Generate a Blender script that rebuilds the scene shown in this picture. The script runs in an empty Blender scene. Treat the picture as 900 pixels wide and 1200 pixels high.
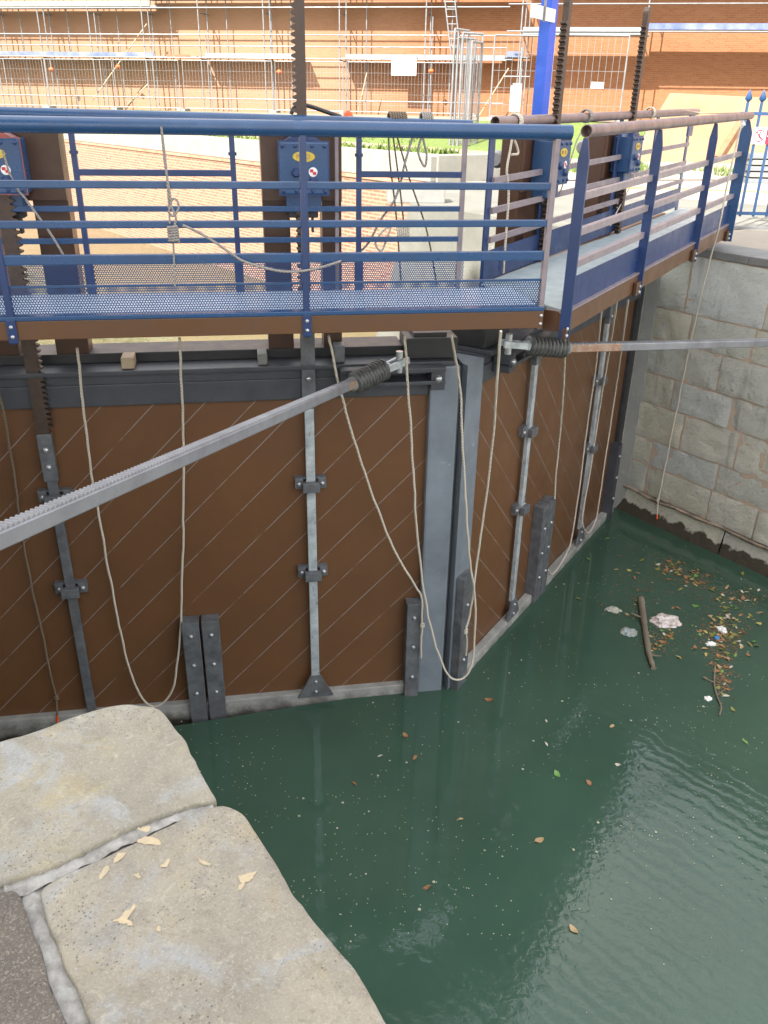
import bpy, bmesh, math, random
from mathutils import Vector, Matrix, noise
random.seed(7)
C = bpy.context.scene.collection
SC = bpy.context.scene
R = math.radians

# ------------------------------------------------------------------ camera model (photograph 900 x 1200)
F, TH, RO, H = 970.0, R(26.0), R(1.1), 4.9
def ray(x, y):
    a, b = x - 450, y - 600
    c, s = math.cos(RO), math.sin(RO)
    a, b = a*c + b*s, -a*s + b*c
    ct, st = math.cos(TH), math.sin(TH)
    return (a, F*ct - b*st, -F*st - b*ct)
def atz(x, y, z):
    r = ray(x, y); t = (z - H)/r[2]
    return Vector((r[0]*t, r[1]*t, z))

class Frame:
    """vertical working plane: u along, v away from the viewer, z up"""
    def __init__(s, x, y, az, z=0.0):
        s.o = Vector((x, y, z)); s.rot = R(90 - az)
        s.d = Vector((math.sin(R(az)), math.cos(R(az)), 0)); s.n = Vector((-s.d.y, s.d.x, 0))
    def w(s, u, v, z): return s.o + s.d*u + s.n*v + Vector((0, 0, z))
    def px(s, x, y, o=0.0):
        r = ray(x, y); P = s.o - s.n*o
        t = (s.n.x*P.x + s.n.y*P.y)/(s.n.x*r[0] + s.n.y*r[1])
        q = Vector((r[0]*t - P.x, r[1]*t - P.y, 0))
        return (q.dot(s.d), H + r[2]*t - s.o.z)
    def p3(s, x, y, o=0.0):
        u, z = s.px(x, y, o); return Vector((u, -o, z))
    def loc(s, p):
        q = p - s.o; return Vector((q.dot(s.d), q.dot(s.n), q.z))
G = Frame(0, 0, 90)                 # world
L = Frame(0.56, 6.33, 80)           # left leaf of the gate
Q = Frame(0.75, 6.55, 32)           # right leaf of the gate
WR = Frame(3.22, 10.4, 144)         # right lock wall, u towards the viewer
FA = Frame(0, 47, 101, 4.6)         # brick facade
BW = Frame(.7, 19, 142.5, 0)        # far canal wall (negative u runs away to the left)

# ------------------------------------------------------------------ mesh building
class MB:
    def __init__(s): s.v = []; s.f = []; s.sm = []
    def add(s, vs, fs, smooth=False):
        k = len(s.v); s.v += [Vector(p) for p in vs]
        s.f += [[i + k for i in f] for f in fs]; s.sm += [smooth]*len(fs); return s
    def box(s, x0, x1, y0, y1, z0, z1, ch=0.0):
        if ch <= 0:
            vs = [(x, y, z) for z in (z0, z1) for y in (y0, y1) for x in (x0, x1)]
            return s.add(vs, [(0,2,3,1), (4,5,7,6), (0,1,5,4), (2,6,7,3), (0,4,6,2), (1,3,7,5)])
        b = bmesh.new(); bmesh.ops.create_cube(b, size=1)
        for v in b.verts: v.co = Vector(((x0+x1)/2 + v.co.x*(x1-x0), (y0+y1)/2 + v.co.y*(y1-y0), (z0+z1)/2 + v.co.z*(z1-z0)))
        bmesh.ops.bevel(b, geom=b.edges[:], offset=ch, segments=2, affect='EDGES', profile=.6)
        return s.addbm(b)
    def addbm(s, b, smooth=False):
        b.verts.index_update()
        s.add([v.co.copy() for v in b.verts], [[v.index for v in f.verts] for f in b.faces], smooth); b.free(); return s
    def bar(s, p, q, w, h, up=(0,0,1), ch=0.0):
        p, q = Vector(p), Vector(q); d = (q-p).normalized(); u = Vector(up)
        if abs(d.dot(u)) > .98: u = Vector((0,1,0))
        a = d.cross(u).normalized(); u = a.cross(d).normalized()
        if ch <= 0:
            vs = [e + a*(sx*w/2) + u*(sy*h/2) for e in (p, q) for sx, sy in ((-1,-1),(1,-1),(1,1),(-1,1))]
            return s.add(vs, [(0,1,2,3),(4,7,6,5),(0,4,5,1),(1,5,6,2),(2,6,7,3),(3,7,4,0)])
        prof = []
        for sx, sy in ((-1,-1),(1,-1),(1,1),(-1,1)):
            k = [(sx*(w/2-ch), sy*h/2), (sx*w/2, sy*(h/2-ch))]
            if sx*sy > 0: k.reverse()
            prof += k
        n = len(prof)
        vs = [e + a*x + u*y for e in (p, q) for x, y in prof]
        fs = [[i, (i+1) % n, n+(i+1) % n, n+i] for i in range(n)] + [list(range(n))[::-1], list(range(n, 2*n))]
        return s.add(vs, fs)
    def tube(s, pts, r, seg=10, cap=True, hollow=False):
        pts = [Vector(p) for p in pts]; n = len(pts); vs = []; fs = []
        t0 = (pts[1]-pts[0]).normalized(); ref = Vector((0,0,1)) if abs(t0.z) < .9 else Vector((0,1,0))
        a = t0.cross(ref).normalized()
        for i, p in enumerate(pts):
            t = (pts[min(i+1, n-1)] - pts[max(i-1, 0)]).normalized()
            a = (a - t*a.dot(t)).normalized(); b = t.cross(a)
            rr = r[i] if isinstance(r, (list, tuple)) else r
            for k in range(seg):
                g = 2*math.pi*k/seg; vs.append(p + a*(rr*math.cos(g)) + b*(rr*math.sin(g)))
        for i in range(n-1):
            for k in range(seg):
                fs.append([i*seg+k, i*seg+(k+1) % seg, (i+1)*seg+(k+1) % seg, (i+1)*seg+k])
        s.add(vs, fs, True)
        if hollow:
            for e, t in ((pts[0], (pts[1]-pts[0]).normalized()), (pts[-1], (pts[-2]-pts[-1]).normalized())):
                base = 0 if e is pts[0] else (n-1)*seg
                rr = r if not isinstance(r, (list, tuple)) else r[0]
                ring = vs[base:base+seg]
                inn = [e + (p-e)*.86 for p in ring]; deep = [p + t*rr*2.5 for p in inn]
                fs2 = []
                for k in range(seg):
                    j = (k+1) % seg
                    fs2 += [[k, j, seg+j, seg+k], [seg+k, seg+j, 2*seg+j, 2*seg+k]]
                s.add(ring+inn+deep, fs2 + [list(range(2*seg, 3*seg))])
        elif cap:
            s.add(vs[:seg], [list(range(seg))]); s.add(vs[-seg:], [list(range(seg))[::-1]])
        return s
    def cyl(s, c, ax, r, h, seg=14):
        c, ax = Vector(c), Vector(ax).normalized(); return s.tube([c, c + ax*h], r, seg)
    def prism(s, poly, d0, d1, plane='xz'):
        """polygon (a,b) extruded between d0 and d1 on the third axis"""
        n = len(poly); vs = []
        for d in (d0, d1):
            for a, b in poly: vs.append((a, d, b) if plane == 'xz' else ((a, b, d) if plane == 'xy' else (d, a, b)))
        return s.add(vs, [list(range(n))[::-1], list(range(n, 2*n))] + [[i, (i+1) % n, n+(i+1) % n, n+i] for i in range(n)])
    def dome(s, c, ax, r, seg=10):          # bolt head: hexagon with a rounded top
        c, ax = Vector(c), Vector(ax).normalized()
        return s.tube([c, c+ax*r*.5, c+ax*r*.8, c+ax*r*.95], [r, r, r*.75, r*.3], seg)
    def make(s, name, m, base=Vector((0,0,0))):
        me = bpy.data.meshes.new(name)
        me.from_pydata([v - base for v in s.v], [], s.f)
        me.polygons.foreach_set('use_smooth', s.sm); me.materials.append(m)
        b = bmesh.new(); b.from_mesh(me); bmesh.ops.recalc_face_normals(b, faces=b.faces[:]); b.to_mesh(me); b.free()
        me.update(); return me

class Thing:
    def __init__(s, name, label, cat, fr, base, group=None):
        o = bpy.data.objects.new(name, None); C.objects.link(o)
        s.b = Vector(base); s.fr = fr; s.o = o
        o.location = fr.w(*s.b); o.rotation_euler = (0, 0, fr.rot); o.empty_display_size = .1
        o['label'] = label; o['category'] = cat
        if group: o['group'] = group
    def part(s, name, mb, m, parent=None, label=None):
        me = mb if isinstance(mb, bpy.types.Mesh) else mb.make(name, m, s.b)
        o = bpy.data.objects.new(name, me); C.objects.link(o); o.parent = parent or s.o
        if label: o['label'] = label
        return o
def single(name, mb, m, label, cat, fr=G, base=(0,0,0), group=None):
    base = Vector(base)
    o = bpy.data.objects.new(name, mb.make(name, m, base)); C.objects.link(o)
    o.location = fr.w(*base); o.rotation_euler = (0, 0, fr.rot)
    o['label'] = label; o['category'] = cat
    if group: o['group'] = group
    return o
def struct(name, mb, m, fr=G, kind='structure'):
    o = bpy.data.objects.new(name, mb.make(name, m)); C.objects.link(o)
    o.location = fr.o; o.rotation_euler = (0, 0, fr.rot); o['kind'] = kind
    return o

# ------------------------------------------------------------------ materials
class N:
    def __init__(s, name):
        s.m = bpy.data.materials.new(name); s.m.use_nodes = True; s.t = s.m.node_tree
        s.b = s.t.nodes['Principled BSDF']; s.out = s.t.nodes['Material Output']
        s.co = s.t.nodes.new('ShaderNodeTexCoord').outputs['Object']
    def n(s, ty, **k):
        x = s.t.nodes.new('ShaderNode'+ty)
        for a, v in k.items(): setattr(x, a, v)
        return x
    def l(s, a, b): s.t.links.new(a, b)
    def val(s, i, v):
        if hasattr(v, 'is_linked'): s.l(v, i)
        else: i.default_value = v
    def math(s, op, a, b=0.0, c=None):
        x = s.n('Math', operation=op); s.val(x.inputs[0], a); s.val(x.inputs[1], b)
        if c is not None: s.val(x.inputs[2], c)
        return x.outputs[0]
    def noise(s, sc, det=4, rough=.6, co=None, dist=0.0):
        x = s.n('TexNoise'); x.inputs['Scale'].default_value = sc; x.inputs['Detail'].default_value = det
        x.inputs['Roughness'].default_value = rough; x.inputs['Distortion'].default_value = dist
        s.l(co or s.co, x.inputs['Vector']); return x.outputs['Fac']
    def ramp(s, f, *st):
        x = s.n('ValToRGB'); e = x.color_ramp.elements
        while len(e) < len(st): e.new(.5)
        for q, (p, c) in zip(e, st):
            q.position = p; q.color = (c, c, c, 1) if not isinstance(c, tuple) else (*c, 1)
        s.l(f, x.inputs[0]); return x.outputs[0]
    def mix(s, f, a, b, bt='MIX'):
        x = s.n('Mix', data_type='RGBA', blend_type=bt)
        s.val(x.inputs[0], f)
        for i, v in ((6, a), (7, b)):
            if isinstance(v, tuple): x.inputs[i].default_value = (*v, 1)
            else: s.l(v, x.inputs[i])
        return x.outputs[2]
    def col(s, c):
        if isinstance(c, tuple): s.b.inputs['Base Color'].default_value = (*c, 1)
        else: s.l(c, s.b.inputs['Base Color'])
    def bump(s, h, st=.3, d=.01, prev=None):
        x = s.n('Bump'); x.inputs['Strength'].default_value = st; x.inputs['Distance'].default_value = d
        s.l(h, x.inputs['Height'])
        if prev: s.l(prev, x.inputs['Normal'])
        s.l(x.outputs[0], s.b.inputs['Normal']); return x.outputs[0]
    def rough(s, v): s.val(s.b.inputs['Roughness'], v)
    def sep(s):
        x = s.n('SeparateXYZ'); s.l(s.co, x.inputs[0]); return x.outputs
    def comb(s, a, b, c=0.0):
        x = s.n('CombineXYZ'); s.val(x.inputs[0], a); s.val(x.inputs[1], b); s.val(x.inputs[2], c); return x.outputs[0]

def paint(name, c, c2=None, rough=.4, sc=6, metal=0, wear=None, wsc=18, wthr=.68, bump=.08, rust=0):
    n = N(name); c2 = c2 or tuple(k*.7 for k in c)
    f = n.ramp(n.noise(sc, 6), (.32, 0.0), (.7, 1.0)); col = n.mix(f, c, c2)
    if wear: col = n.mix(n.ramp(n.noise(wsc, 8, .7), (wthr, 0.0), (wthr+.06, 1.0)), col, wear)
    if rust:
        x, y, z = n.sep(); sv = n.comb(n.math('MULTIPLY', x, 9), n.math('MULTIPLY', y, 9), n.math('MULTIPLY', z, 2.2))
        col = n.mix(n.math('MULTIPLY', n.ramp(n.noise(2.2, 8, .72, sv), (rust, 0.0), (rust+.09, 1.0)), .75), col, (.17, .07, .03))
    n.col(col); n.b.inputs['Metallic'].default_value = metal
    n.rough(n.math('MULTIPLY_ADD', f, .2, rough-.1)); n.bump(n.noise(60, 4), bump, .004)
    return n.m
M = {}
M['blue'] = paint('blue_paint', (.021, .068, .17), (.017, .052, .13), .3, 5, wear=(.16, .2, .28), wsc=40, wthr=.72, rust=.66)
M['blue_bright'] = paint('bright_blue_paint', (.01, .10, .62), (.01, .08, .5), .35)
M['blue_dark'] = paint('dark_blue_paint', (.015, .038, .125), (.012, .03, .095), .35, wear=(.2, .22, .28), wsc=50, wthr=.74, rust=.66)
M['mauve'] = paint('rail_sheen_paint', (.24, .2, .215), (.17, .145, .165), .42, 8, wear=(.32, .29, .28), wsc=30, wthr=.66)  # mauve sheen reflected by the blue rails, painted in as their colour
M['tubemauve'] = paint('tube_sheen_paint', (.20, .14, .13), (.13, .09, .09), .4, 8)  # reflected facade glow put into the tube colour
M['brown'] = paint('brown_beam_paint', (.105, .05, .022), (.085, .04, .018), .38, 4, wear=(.25, .2, .16), wsc=60, wthr=.8)
M['brown_dark'] = paint('brown_column_paint', (.07, .03, .014), (.05, .022, .011), .4, 4, wear=(.14, .08, .05), wsc=22, wthr=.75)
M['slate'] = paint('slate_grey_paint', (.06, .064, .075), (.035, .038, .046), .5, 3, wear=(.17, .18, .2), wsc=9, wthr=.7, bump=.2)
M['slate_light'] = paint('worn_slate_paint', (.20, .23, .27), (.13, .15, .175), .48, 2.5, wear=(.28, .3, .33), wsc=7, wthr=.64, bump=.25)
M['black'] = paint('black_paint', (.018, .018, .02), (.03, .03, .033), .5)
M['steel'] = paint('galvanised_steel', (.55, .60, .63), (.26, .29, .31), .42, 9, .2, wear=(.08, .08, .09), wsc=26, wthr=.62, rust=.58)
M['steel_dark'] = paint('greasy_steel', (.17, .18, .195), (.08, .085, .095), .42, 9, .2, wear=(.3, .31, .33), wsc=24, wthr=.66, rust=.58)
M['bar'] = paint('bare_steel_bar', (.25, .255, .275), (.17, .17, .185), .45, 5, .3, wear=(.42, .36, .3), wsc=12, wthr=.64)
M['rust'] = paint('rusty_steel', (.26, .13, .07), (.34, .27, .22), .7, 20, .2, wear=(.42, .36, .32), wsc=30, wthr=.6)
M['rack'] = paint('greasy_rack_steel', (.05, .036, .03), (.085, .055, .04), .5, 25, .3)
M['bolt'] = paint('zinc_bolt', (.55, .56, .58), (.35, .36, .38), .35, 30, .7)
M['rubber'] = paint('black_spring_steel', (.05, .05, .05), (.11, .11, .105), .45, 30)
M['white'] = paint('white_paint', (.78, .78, .76), (.7, .7, .68), .5)
M['dull_white'] = paint('dusty_white_paint', (.42, .42, .41), (.36, .36, .35), .5)
M['yellow'] = paint('yellow_enamel', (.62, .45, .05), None, .35)
M['red'] = paint('red_enamel', (.55, .02, .05), None, .4)
M['redpaint'] = paint('faded_red_paint', (.30, .07, .05), (.10, .08, .12), .5, 12)
M['orange'] = paint('orange_plastic', (.8, .10, .01), None, .5)
M['grey_plastic'] = paint('grey_plastic', (.3, .3, .31), None, .5)
M['galv'] = paint('galvanised_tube', (.25, .252, .26), (.15, .155, .16), .42, 4, .35)
M['alu'] = paint('aluminium_board', (.22, .235, .25), (.15, .165, .18), .45, 3, .3)
M['board_blue'] = paint('blue_scaffold_board', (.06, .09, .24), (.17, .19, .23), .5, 2)
M['board_green'] = paint('grey_green_board', (.19, .24, .24), (.26, .29, .29), .5, 2)
M['wood'] = paint('weathered_wood', (.42, .33, .22), (.3, .22, .15), .7, 8)
M['wood_brown'] = paint('brown_timber', (.25, .11, .05), (.18, .08, .04), .7, 8)
M['bark'] = paint('bark', (.13, .10, .07), (.22, .19, .15), .9, 4)
M['leaf'] = paint('tree_leaf', (.06, .10, .025), (.04, .07, .02), .6, 2)

def brick(name, bw, bh, mort, c1, c2, cm, msize=.012, big=None, off=(0, 0)):
    n = N(name); x, y, z = n.sep(); v = n.comb(n.math('ADD', x, off[0]), n.math('ADD', z, off[1]))
    b = n.n('TexBrick'); b.inputs['Scale'].default_value = 1; b.inputs['Brick Width'].default_value = bw
    b.inputs['Row Height'].default_value = bh; b.inputs['Mortar Size'].default_value = msize
    b.inputs['Color1'].default_value = (*c1, 1); b.inputs['Color2'].default_value = (*c2, 1); b.inputs['Mortar'].default_value = (*cm, 1)
    n.l(v, b.inputs['Vector'])
    sv = n.comb(n.math('MULTIPLY', x, .6), n.math('MULTIPLY', z, 3.0))
    f = n.ramp(n.noise(1.1, 6, .65, sv), (.35, 0.0), (.68, 1.0))
    c = n.mix(n.math('MULTIPLY', f, .5), b.outputs['Color'], big or cm)
    f2 = n.ramp(n.noise(6, 6, .7, sv), (.57, 0.), (.66, 1.)); c = n.mix(n.math('MULTIPLY', f2, .6), c, tuple(k*.45 for k in c1))
    if name == 'facade_brick':      # the left half of the building has the paler, limewashed brick
        pw = n.ramp(n.math('MULTIPLY_ADD', x, .05, n.math('MULTIPLY_ADD', n.noise(.35, 5), .5, .35)), (.3, 1.), (.75, 0.))
        c = n.mix(n.math('MULTIPLY', pw, .5), c, (.33, .21, .135))
    n.col(c); n.rough(.85); n.bump(b.outputs['Fac'], -.3, .01); return n.m
M['facade'] = brick('facade_brick', .30, .085, .02, (.20, .068, .025), (.245, .10, .042), (.22, .12, .06), .012, (.235, .108, .046))
M['canalbrick'] = brick('canal_wall_brick', .30, .085, .02, (.17, .052, .03), (.25, .12, .07), (.25, .18, .13), .022, (.25, .15, .095))
def plaster():
    n = N('sandy_render'); f = n.noise(.5, 6); n.col(n.mix(n.ramp(f, (.35, 0.), (.65, 1.)), (.31, .175, .095), (.35, .235, .15))); n.rough(.9)
    n.bump(n.noise(9, 5), .3, .02); return n.m
M['plaster'] = plaster()
def concrete(name, a, b, c, sc=1.5, dark=None):
    n = N(name); f = n.ramp(n.noise(sc, 7, .65), (.3, 0.), (.7, 1.)); col = n.mix(f, a, b)
    col = n.mix(n.ramp(n.noise(sc*7, 8, .7), (.6, 0.), (.72, 1.)), col, c)
    if dark:   # wet, algae-covered foot of the wall
        x, y, z = n.sep(); w = n.math('ADD', z, n.math('MULTIPLY', n.noise(5, 4), -.25))
        col = n.mix(n.ramp(w, (dark-.1, 1.), (dark+.03, 0.)), col, (.035, .03, .018))
    n.col(col); n.rough(.85); p = n.bump(n.noise(30, 6), .35, .012); n.bump(n.noise(140, 3), .3, .004, p); return n.m
M['concrete'] = concrete('pale_concrete', (.25, .24, .205), (.18, .175, .155), (.30, .285, .255))
M['concrete_grey'] = concrete('grey_concrete', (.25, .25, .235), (.18, .18, .17), (.33, .33, .31))
M['bottomrail'] = concrete('limed_steel', (.36, .36, .34), (.22, .22, .205), (.46, .45, .42), 5, .49)
M['mortar'] = concrete('lime_mortar', (.36, .355, .335), (.16, .15, .14), (.50, .49, .46), 30)
M['pinkmortar'] = concrete('pink_mortar', (.50, .37, .285), (.38, .32, .25), (.52, .46, .37), 5, .25)
M['slab'] = concrete('dark_stone_slab', (.13, .135, .14), (.19, .195, .195), (.10, .10, .105), 2.2)

def panelmat(name, sgn):
    """brown plate with thin diagonal joints"""
    n = N(name); x, y, z = n.sep()
    d = n.math('ADD', x, n.math('MULTIPLY', z, sgn))
    wob = n.math('MULTIPLY', n.noise(3, 2), .006)
    fr = n.math('FRACT', n.math('DIVIDE', n.math('ADD', d, wob), .38))
    dist = n.math('ABSOLUTE', n.math('SUBTRACT', fr, .5))
    line = n.math('LESS_THAN', dist, .011)
    brk = n.ramp(n.noise(5, 5, .7), (.36, 0.), (.5, 1.)); line2 = n.math('MULTIPLY', line, brk)
    f = n.ramp(n.noise(1.6, 5), (.3, 0.), (.7, 1.)); c = n.mix(f, (.142, .066, .028), (.112, .051, .0215))
    st = n.comb(n.math('MULTIPLY', x, 9), n.math('MULTIPLY', z, .8))
    c = n.mix(n.math('MULTIPLY', n.ramp(n.noise(1.3, 5, .6, st), (.6, 0.), (.8, 1.)), .08), c, (.14, .08, .05))
    c = n.mix(n.ramp(n.noise(28, 7, .75), (.73, 0.), (.78, 1.)), c, (.2, .15, .12))
    c = n.mix(n.math('MULTIPLY', line2, .85), c, (.27, .245, .23))
    low = n.ramp(n.math('ADD', z, n.math('MULTIPLY', n.noise(4, 5), .3)), (.22, 1.), (.45, 0.))
    c = n.mix(n.math('MULTIPLY', low, .5), c, (.07, .06, .05))
    n.col(c); n.rough(n.math('MULTIPLY_ADD', f, .15, .33)); n.bump(line, -.5, .004); return n.m
M['pierconcrete'] = concrete('shaded_pier_concrete', (.155, .155, .135), (.105, .105, .09), (.21, .205, .18), 1.2)  # concrete darkened to stand for the shade on the pier
M['panelL'] = panelmat('diagonal_plate_rising', -1)
M['panelR'] = panelmat('diagonal_plate_falling', 1)

def perf(name, c, pitch=.0145, rad=.33, ax='xz'):
    n = N(name); x, y, z = n.sep(); a = x; b = z if ax == 'xz' else y
    rz = n.math('DIVIDE', b, pitch*.866); row = n.math('FLOOR', rz)
    sh = n.math('MULTIPLY', n.math('MODULO', n.math('ABSOLUTE', row), 2.0), .5)
    xx = n.math('SUBTRACT', n.math('FRACT', n.math('ADD', n.math('DIVIDE', a, pitch), sh)), .5)
    zz = n.math('MULTIPLY', n.math('SUBTRACT', n.math('FRACT', rz), .5), .866)
    d = n.math('SQRT', n.math('ADD', n.math('MULTIPLY', xx, xx), n.math('MULTIPLY', zz, zz)))
    hole = n.math('LESS_THAN', d, rad)
    n.col(n.mix(n.ramp(n.noise(5, 4), (.3, 0.), (.7, 1.)), c, tuple(k*.8 for k in c))); n.rough(.4)
    tr = n.n('BsdfTransparent'); mx = n.n('MixShader'); n.l(hole, mx.inputs[0]); n.l(n.b.outputs[0], mx.inputs[1]); n.l(tr.outputs[0], mx.inputs[2])
    n.l(mx.outputs[0], n.out.inputs[0]); return n.m
M['perf'] = perf('perforated_blue_sheet', (.024, .062, .175), .0165, .36)
M['perf_deck'] = perf('perforated_blue_deck', (.36, .44, .56), ax='xy', rad=.3)
M['deck_blue'] = paint('pale_blue_deck', (.46, .53, .62), (.36, .44, .54), .4, 6)  # paleness stands for sky light reflected off the blue deck
M['deck_pale'] = paint('pale_sheen_deck', (.36, .42, .43), (.27, .33, .35), .5, 6)  # pale grey sheen of the ramp deck painted into its colour

def ropemat(name, c, c2):
    n = N(name); w = n.n('TexWave'); w.wave_type = 'BANDS'; w.bands_direction = 'DIAGONAL'; w.inputs['Scale'].default_value = 30
    n.l(n.co, w.inputs['Vector']); n.col(n.mix(w.outputs['Fac'], c2, c)); n.rough(.85); n.bump(w.outputs['Fac'], .6, .004); return n.m
M['rope'] = ropemat('pale_rope', (.58, .53, .45), (.42, .37, .30))
M['rope_tan'] = ropemat('tan_rope', (.50, .41, .29), (.33, .26, .18))
M['rope_dark'] = ropemat('dirty_rope', (.20, .15, .10), (.08, .06, .045))
M['rope_grey'] = ropemat('grey_rope', (.30, .28, .26), (.2, .18, .17))

def stone(name, cs, seed):
    n = N(name); mp = n.n('Mapping'); mp.inputs['Location'].default_value = (seed*3.1, seed*1.7, 0); n.l(n.co, mp.inputs[0]); co = mp.outputs[0]
    a, b, g, d = cs
    c = n.mix(n.ramp(n.noise(2.6, 6, .6, co, .4), (.36, 0.), (.62, 1.)), a, b)
    c = n.mix(n.ramp(n.noise(4.2, 7, .65, co, .8), (.53, 0.), (.63, 1.)), c, g)                # blue-grey bloom
    mp2 = n.n('Mapping'); mp2.inputs['Location'].default_value = (9, seed, 4); n.l(n.co, mp2.inputs[0])
    c = n.mix(n.math('MULTIPLY', n.ramp(n.noise(5.5, 8, .7, mp2.outputs[0], .5), (.55, 0.), (.66, 1.)), .75), c, d)   # ochre lichen
    c = n.mix(n.math('MULTIPLY', n.ramp(n.noise(11, 9, .72, co, .3), (.5, 0.), (.62, 1.)), .45), c, tuple(k*.62 for k in a))
    c = n.mix(n.math('MULTIPLY', n.ramp(n.noise(19, 8, .75, mp2.outputs[0] if False else co, .6), (.57, 0.), (.64, 1.)), .5), c, tuple(min(k*1.35, .5) for k in a))
    c = n.mix(n.math('MULTIPLY', n.ramp(n.noise(38, 8, .75, co), (.56, 0.), (.68, 1.)), .6), c, tuple(k*.45 for k in a))
    vo = n.n('TexVoronoi'); vo.inputs['Scale'].default_value = 95; vo.inputs['Randomness'].default_value = 1; n.l(co, vo.inputs['Vector'])
    patch = n.ramp(n.noise(4.5, 3, .5, mp2.outputs[0]), (.5, 0.), (.58, 1.))
    pit = n.math('MULTIPLY', n.ramp(vo.outputs['Distance'], (.14, 1.), (.24, 0.)), patch)
    c = n.mix(n.math('MULTIPLY', pit, .7), c, (.06, .05, .045))
    c = n.mix(n.math('MULTIPLY', n.ramp(n.noise(170, 4, .85, co), (.53, 0.), (.64, 1.)), .4), c, (.56, .53, .46))
    c = n.mix(n.math('MULTIPLY', n.ramp(n.noise(120, 5, .85, mp2.outputs[0]), (.55, 0.), (.66, 1.)), .45), c, tuple(k*.4 for k in a))
    n.col(c); n.rough(.82)
    p = n.bump(n.noise(9, 9, .68, co, .3), .8, .03); p = n.bump(n.noise(55, 9, .8, co), .9, .008, p); p = n.bump(n.noise(260, 4, .8, co), .5, .002, p); n.bump(pit, -.5, .006, p); return n.m
M['stoneA'] = stone('ochre_stone', ((.36, .33, .26), (.275, .255, .205), (.34, .345, .335), (.375, .32, .19)), 1)
M['stoneB'] = stone('buff_stone', ((.35, .315, .25), (.265, .24, .195), (.33, .335, .33), (.37, .315, .21)), 2.3)
M['stoneC'] = stone('dark_stone', ((.15, .128, .105), (.10, .088, .075), (.19, .185, .17), (.19, .155, .11)), 3.4)

def ashlar():
    n = N('ashlar_stone'); at = n.n('Attribute'); at.attribute_name = 'tone'
    x, y, z = n.sep(); f = n.ramp(n.noise(3.5, 7, .65), (.35, 0.), (.65, 1.))
    c = n.mix(n.math('MULTIPLY', f, .45), at.outputs['Color'], (.36, .365, .33))
    c = n.mix(n.math('MULTIPLY', n.ramp(n.noise(5, 8, .7), (.52, 0.), (.64, 1.)), .5), c, (.43, .455, .46))
    c = n.mix(n.math('MULTIPLY', n.ramp(n.noise(16, 8, .75), (.56, 0.), (.68, 1.)), .55), c, (.13, .12, .10))
    sv = n.comb(n.math('MULTIPLY', x, 2.2), n.math('MULTIPLY', z, .25))
    c = n.mix(n.math('MULTIPLY', n.ramp(n.noise(1.6, 5, .6, sv), (.56, 0.), (.72, 1.)), .6), c, (.13, .115, .095))   # runoff stains
    w = n.math('ADD', z, n.math('MULTIPLY', n.noise(6, 5), -.28))
    c = n.mix(n.ramp(w, (-.12, 1.), (.03, 0.)), c, (.055, .045, .03))                              # wet tide mark
    n.col(c); n.rough(.85); p = n.bump(n.noise(20, 9, .75), .9, .022); n.bump(n.noise(110, 5), .35, .005, p); return n.m
M['ashlar'] = ashlar()

def ground():
    n = N('stone_paving'); b = n.n('TexBrick'); b.inputs['Scale'].default_value = 1; b.inputs['Brick Width'].default_value = .4; b.inputs['Row Height'].default_value = .22
    b.inputs['Mortar Size'].default_value = .018; b.inputs['Color1'].default_value = (.26, .235, .195, 1); b.inputs['Color2'].default_value = (.215, .195, .165, 1); b.inputs['Mortar'].default_value = (.22, .2, .17, 1)
    n.l(n.co, b.inputs['Vector']); n.col(n.mix(n.math('MULTIPLY', n.noise(.8, 6), .7), b.outputs['Color'], (.27, .24, .195))); n.rough(.85); n.bump(b.outputs['Fac'], -.4, .01); return n.m
M['paving'] = ground()
def grassm():
    n = N('grass'); f = n.noise(9, 6, .7); n.col(n.mix(n.ramp(f, (.3, 0.), (.7, 1.)), (.07, .12, .02), (.15, .2, .04))); n.rough(.8); n.bump(n.noise(60, 3), .8, .04); return n.m
M['grass'] = grassm()
M['dirt'] = concrete('dry_soil', (.23, .185, .13), (.19, .155, .11), (.27, .23, .18), 1.2)

def water(name, base, rip, sc, murk=None):
    n = N(name); f = n.ramp(n.noise(.6, 4), (.3, 0.), (.7, 1.)); n.col(n.mix(f, base, tuple(k*.75 for k in base))); n.rough(.025)
    n.b.inputs['IOR'].default_value = 1.46
    x, y, z = n.sep()
    near = n.ramp(n.math('MULTIPLY_ADD', x, .1, n.math('MULTIPLY_ADD', y, -.06, .5)), (.25, .12), (.55, 1.)) if rip < .2 else None
    h = n.noise(sc, 3, .5, None, .6)
    w = n.n('TexWave'); w.wave_type = 'BANDS'; w.bands_direction = 'DIAGONAL'; w.inputs['Scale'].default_value = sc*.22; w.inputs['Distortion'].default_value = 6; w.inputs['Detail'].default_value = 3
    n.l(n.co, w.inputs['Vector'])
    hh = n.math('ADD', n.math('MULTIPLY', h, .6), n.math('MULTIPLY', w.outputs['Fac'], .3))
    if near: hh = n.math('MULTIPLY', hh, near)
    n.bump(hh, rip, .03); return n.m
M['water'] = water('green_canal_water', (.042, .086, .060), .17, 17)
M['water2'] = water('lower_canal_water', (.10, .10, .05), .6, 3)

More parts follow.
